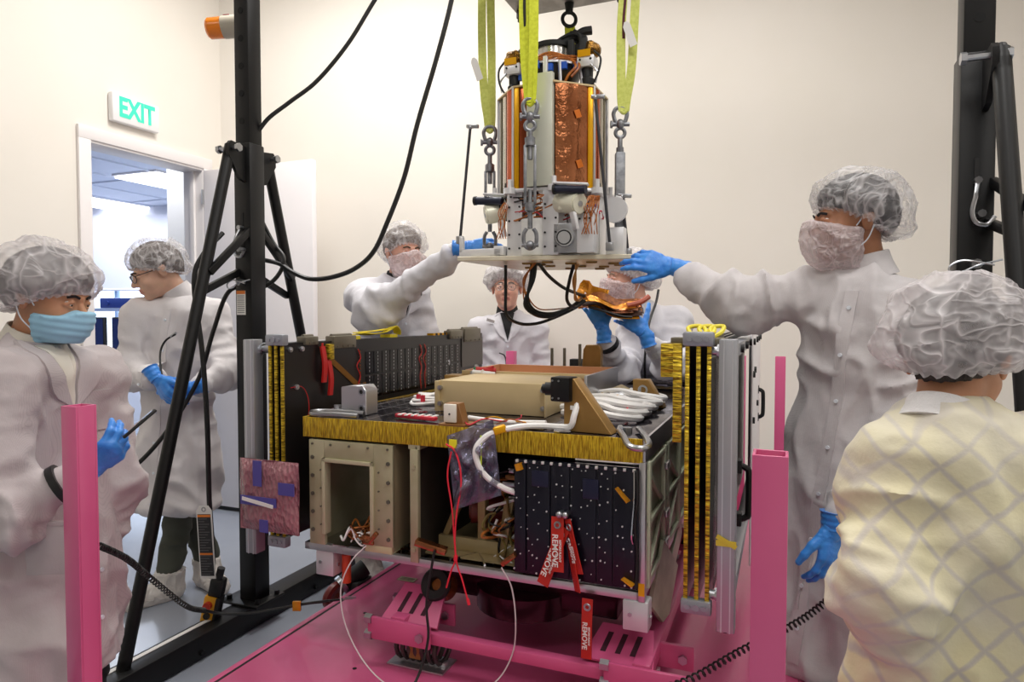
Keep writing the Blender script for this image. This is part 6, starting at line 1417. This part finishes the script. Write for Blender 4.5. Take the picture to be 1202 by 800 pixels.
    for i, f in enumerate(fl):
        td = np.array([fwd[0], fwd[1], 0]) if shoer is None else np.array([shoer[i][0], shoer[i][1], 0.]); td /= np.linalg.norm(td); f_ = nv(*f)
        fp_ = [('c', tuple(f_+nv(0, 0, .035)), tuple(f_+td*.18+nv(0, 0, .03)), .056, .046), ('c', tuple(f_+td*.02+nv(0, 0, .05)), tuple(f_+nv(0, 0, .15)), .056, .070)]
        lo4, hi4 = bounds(fp_, .02)
        v, q = surfnet(lambda X: np.maximum(np.maximum(sdf(fp_, X, .015), f[2]+.002-X[..., 2]), X[..., 2]-f[2]-.135), lo4, hi4, .008)
        v = v+vnorm(v, q)*((ridge(v*nv(40, 40, 14)+seed)-.4)*.010*np.clip((v[:, 2]-f[2])/.03, 0, 1))[:, None]; v[:, 2] = np.maximum(v[:, 2], f[2]+.002)
        link('shoe_cover', np_mesh('shoe_cover', v, q), M_shoe, root, I4, 60)
    return root, H4_, V_
def relax_line(P_):
    P_ = P_.copy()
    for _ in range(6): P_[1:-1] = P_[1:-1]*.5+(P_[:-2]+P_[2:])*.25
    return P_
A = at3
def atz3(px, py, z):
    u = (px-601)/790; v = (400-py)/790; y = _c+v*_s; zz = -_s+v*_c; Y = (z-1.36)*y/zz; return (u/y*Y, Y, z)
def wband(name, root, a, b, r, m=M_rubber, w_=.018):
    a = Vector(a); b = Vector(b); d = (b-a).normalized(); g = G(); g.tube([a-d*w_/2, a, a+d*w_/2], r, n=20, sub=2); return g.build(name, m, root)
SK1 = skinm('tan', (196, 140, 106), (176, 112, 92)); SK2 = skinm('fair', (224, 178, 152), (204, 140, 124)); SK3 = skinm('rosy', (226, 170, 148), (200, 130, 118)); SK4 = skinm('brown', (170, 116, 84), (140, 84, 70))
C1 = coatmat('coat_pinstripe', (192, 182, 183), 1, (150, 142, 148), 300); C2 = coatmat('coat_plain_warm', (216, 211, 212)); C3 = coatmat('coat_plain_cool', (212, 210, 216)); C6 = coatmat('coat_fine_grid', (222, 217, 218), 2, (168, 164, 172), 260); C6.node_tree.nodes['Principled BSDF'].inputs['Alpha'].default_value = .87; C7 = coatmat('coat_quilted', (226, 220, 208), yellow=True)
# 1 woman at the left edge with a phone
W0 = A(104, 553, 1.74)
p1_, h1, _ = person('person at the left edge in a light blue surgical mask holding a phone', A(60, 350, 1.88), (1, -.12), A(60, 412, 1.92),
    (A(0, 446, 1.72), A(116, 440, 2.05)), (A(6, 606, 1.66), A(135, 570, 2.06)), (A(88, 560, 1.72), A(118, 660, 2.06)), (.97, -.24), A(62, 620, 1.90), A(66, 785, 1.88), .20, C1, SK1, M_capd,
    pitch=12, mask='surgical', hair=(34, 26, 24), capo=(.006, .024, 0), backo=.7, hairo=.026, capcut=(.034, .46), pockets=((-.075, -.12, .10, .12),), res=.0085, collar='open', tw=.15, seed=1, hs=.97, sleeve=(.078, .066, .048), folds=1.2)
gl = glove('nitrile_glove', p1_, W0, (.74, .02, .67), (-.5, -.55, .45), (-.55, .35, .65), curls=((35, 40, 20), (40, 42, 20), (45, 45, 25), (50, 45, 25)), thumb=(38, 10, 15), scale=.96, gdir=tuple(Vector(A(50, 580, 1.70))-Vector(W0)), seed=1)
glove('nitrile_glove', p1_, A(118, 668, 2.06), (0, -.05, -1), (.6, -.6, 0), (-.5, -.5, 0), curl=(15, 20, 12), scale=.94, seed=2)
wband('wrist_strap', p1_, lerp(A(6, 606, 1.66), A(88, 560, 1.72), .80), lerp(A(6, 606, 1.66), A(88, 560, 1.72), .90), .056)
ph = thing('smartphone', 'black phone held upright in the blue glove of the person at the left', 'phone', A(168, 490, 1.735))
FPh = basis(A(160, 500, 1.735), (.45, -.75, .1), (.74, .05, .62))
g = G(); g.box(-.034, .034, -.04, .06, -.004, .004, .003); g.build('phone_body', M_blackm, ph, FPh)
g = G(); g.box(-.030, .030, -.036, .056, .004, .0046); g.build('screen', M_lens, ph, FPh)
g = G(); g.box(-.05, .05, 0, .004, -.14, 0, .002); g.box(-.05, .05, -.001, .005, -.012, 0, .001); g.build('hip_pocket', C1, p1_, basis(A(52, 612, 1.69), (1, .1, 0), (0, 1, .05)))
if 0: g.build('chest_pocket', C1, p1_, basis(A(133, 462, 1.86), (.5, .85, 0), (-.85, .5, 0)))
# 2 man with glasses by the door
fe = (atz3(201, 700, 0), atz3(243, 684, 0))
p2_, h2, _ = person('person with dark glasses looking down beside the doorway, gloved hands clasped', A(183, 318, 3.15), (-.9, -.62), A(205, 345, 3.20),
    (A(165, 370, 3.16), A(248, 370, 3.24)), (A(150, 436, 3.12), A(270, 438, 3.16)), (A(183, 445, 2.95), A(232, 452, 2.98)), (-.12, -1), A(207, 480, 3.20), A(208, 592, 3.18), .19, C2, SK2, M_cap,
    feet=fe, pitch=24, glasses=(mat('dark_frame', (40, 34, 34), .3), .0022), hair=(66, 50, 40), capo=(.004, .014, 0), backo=.3, seed=2, legs=M_trk, shoer=((-.75, -1), (.85, -.9)), tw=.152, sleeve=(.07, .062, .048), folds=1.1)
glove('nitrile_glove', p2_, A(183, 443, 2.92), (.55, -.1, -.75), (.6, -.4, .5), (.3, .8, .1), curls=((15, 30, 20),)*4, thumb=(35, 10, 10), seed=3, gaunt=.05)
glove('nitrile_glove', p2_, A(228, 455, 2.96), (-.85, -.2, -.25), (-.2, -.3, .8), (0, .8, .2), curls=((20, 30, 25),)*4, thumb=(35, 12, 10), seed=4, gaunt=.05)
g = G(); g.tube([A(206, 392, 2.98), A(194, 400, 2.98), A(188, 415, 2.97), A(190, 440, 2.92), A(197, 460, 2.90)], .0045, n=7); g.build('ground_cord', M_rubber, p2_)
g = G(); g.cyl(A(200, 395, 2.98), A(207, 390, 2.985), .006, n=10); g.build('cord_clip', M_steel, p2_)
# 3 man reaching to the payload plate
W3 = A(545, 291, 2.78)
p3_, h3, _ = person('person behind the left array reaching a blue gloved hand to the hanging plate', A(474, 296, 3.35), (.62, -.9), A(459, 328, 3.46),
    (A(426, 348, 3.36), A(487, 350, 3.42)), (A(441, 366, 3.06), A(500, 420, 3.40)), (A(538, 293, 2.80), A(496, 480, 3.2)), (.55, -.84), A(450, 470, 3.50), A(452, 585, 3.50), .2, C3, SK3, M_cap,
    feet=((-.76, 3.50, 0), (-.57, 3.58, 0)), pitch=4, mask='veil', hair=(84, 66, 52), capo=(.004, .016, 0), seed=3, collar='shirt', sleeve=(.075, .078, .050), tw=.165, folds=1.25)
glove('nitrile_glove', p3_, W3, (1, -.1, .04), (.1, -.3, -.9), (-.1, .9, .1), curls=((8, 20, 15), (10, 25, 20), (15, 30, 20), (20, 35, 20)), thumb=(25, 10, 10), seed=5, gaunt=.045)
glove('nitrile_glove', p3_, A(496, 484, 3.2), (0, -.2, -1), (.7, -.7, 0), (-.7, -.5, 0), seed=6)
# 4 man at the back wall
p4_, h4, _ = person('person by the back wall in clear glasses and black shirt collar under white coat', A(595, 338, 4.33), (-.05, -1), A(595, 366, 4.37),
    (A(563, 386, 4.37), A(629, 386, 4.37)), (A(556, 442, 4.37), A(640, 442, 4.36)), (A(562, 490, 4.25), A(634, 490, 4.25)), (0, -1), A(597, 468, 4.38), A(597, 560, 4.38), .19, C3, SK3, M_capw,
    pitch=-2, glasses=(mat('thin_metal_frame', (120, 112, 106), .3, .6), .0016), hair=(120, 110, 104), capo=(.006, .028, 0), seed=4, collar='shirt', omouth=1, folds=.8, hs=1.14, capcut=(.05, .40), nz=-.15)
for q_, rz_ in ((A(562, 494, 4.25), 1), (A(634, 494, 4.25), -1)): glove('nitrile_glove', p4_, q_, (0, -.25, -1), (0, -1, .1), (rz_, 0, 0), seed=7+rz_)
g = G(); g.prism([(-.026, -.011), (.026, -.011), (.026, .011), (-.026, .011)], .003, basis(A(576, 376, 4.28), (.9, -.1, -.3), (.3, -.5, .8))); g.build('name_badge', M_label, p4_)
g = G(); g.tube([A(586, 414, 4.2), A(592, 417, 4.19), A(594, 424, 4.19), A(594, 432, 4.2)], .004, n=6); g.build('ground_cord', M_rubber, p4_)
# 5 man holding the copper bundle
WA = A(757, 391, 2.98); WB = A(708, 386, 2.98)
p5_, h5, _ = person('person in profile behind the deck holding up the copper ribbon bundle with both gloves', A(737, 327, 3.32), (-1, -.2), A(766, 355, 3.42),
    (A(752, 380, 3.54), A(793, 378, 3.34)), (A(728, 442, 3.16), A(792, 434, 3.12)), (A(712, 402, 3.0), A(765, 404, 3.0)), (-.75, -.66), A(785, 480, 3.55), A(785, 560, 3.55), .19, C3, SK3, M_capw,
    feet=((.90, 3.58, .255), (.76, 3.64, .255)), pitch=2, mask='veil', hair=(150, 130, 110), capo=(.004, .02, 0), backo=.2, seed=5, sleeve=(.068, .066, .052), tw=.155, folds=1.1, placket=False)
glove('nitrile_glove', p5_, WA, (-.66, .10, .62), (.62, .1, .75), (0, 1, .2), curls=((5, 22, 15), (5, 22, 15), (8, 25, 15), (14, 28, 18)), spread=9, thumb=(62, 0, 5), seed=8, gdir=(.35, 0, -1), gaunt=.06)
glove('nitrile_glove', p5_, WB, (-.35, .1, .85), (.9, .0, .3), (0, 1, .1), curls=((10, 25, 15), (8, 25, 15), (8, 28, 15), (12, 30, 18)), spread=10, thumb=(50, 5, 5), seed=9, gdir=(.1, 0, -1), gaunt=.06)
wband('wrist_strap', p5_, A(713, 404, 3.0), A(718, 414, 3.03), .052)
g = G(); g.tube([A(773, 340, 3.26), A(770, 355, 3.22), A(763, 375, 3.16), A(760, 392, 3.10), A(757, 420, 3.14), A(757, 450, 3.25)], .006, n=7); g.build('shoulder_cord', M_rubber, p5_)
# 6 tall man on the right
W6 = A(790, 313, 2.32)
p6_, h6, _ = person('tall person at the right in a face veil stretching one arm to the plate', A(998, 260, 2.06), (-1, .06), A(1012, 312, 2.12),
    (A(948, 345, 2.16), A(1066, 364, 1.98)), (A(868, 356, 2.24), A(1072, 505, 1.90)), (A(806, 325, 2.31), A(985, 606, 1.84)), (-.72, -.68), A(985, 560, 2.10), A(972, 778, 2.10), .20, C6, SK4, M_cap,
    feet=((1.11, 2.2, 0), (1.22, 2.02, 0)), pitch=2, mask='veil', hair=(26, 24, 26), capo=(.005, .019, 0), backo=.8, hairo=.022, under=mat('dark_inner_clothes', (44, 46, 56), .8), seed=6, res=.0085, sleeve=(.082, .072, .050), tw=.16, folds=1.15, hs=1.02)
glove('nitrile_glove', p6_, W6, (-.98, .05, .24), (-.2, -.3, -.9), (-.1, .9, -.35), curls=((4, 25, 18), (10, 30, 20), (18, 36, 25), (26, 40, 28)), thumb=(30, 6, 8), seed=10, gdir=(1, -.05, -.28), gaunt=.075, scale=1.02)
glove('nitrile_glove', p6_, A(977, 617, 1.84), (-.1, -.05, -1), (-.8, -.4, 0), (-.3, .9, 0), curl=(18, 25, 15), seed=11, gaunt=.04)
# 7 person with back turned at the right edge
p7_, h7, _ = person('person at the right edge with back turned in a white coat over a yellow shirt', A(1124, 424, 1.32), (.80, .72), A(1128, 480, 1.26),
    (A(1062, 545, 1.26), A(1228, 540, 1.22)), (A(1040, 690, 1.20), A(1262, 690, 1.22)), (A(1120, 850, 1.40), A(1330, 850, 1.45)), (.25, .97), A(1135, 800, 1.27), (.86, 1.30, .42), .22, C7, SK1, M_capd,
    feet=((.72, 1.36, 0), (.88, 1.28, 0)), pitch=18, hair=(36, 26, 22), capo=(.007, .022, 0), backo=.6, hairo=.026, hairlow=-.016, nz=-.134, seed=7, res=.0085, sleeve=(.078, .068, .05), tw=.168, collar='knit', folds=1.2, placket=False, sq=.7)
glove('nitrile_glove', p7_, A(1126, 858, 1.41), (.2, .6, -.7), (.8, .1, .2), (.1, -.5, -.6), seed=12, gaunt=.04)
glove('nitrile_glove', p7_, A(1336, 858, 1.46), (-.1, .6, -.7), (-.8, .1, .2), (.1, -.5, -.6), seed=13, gaunt=.04)
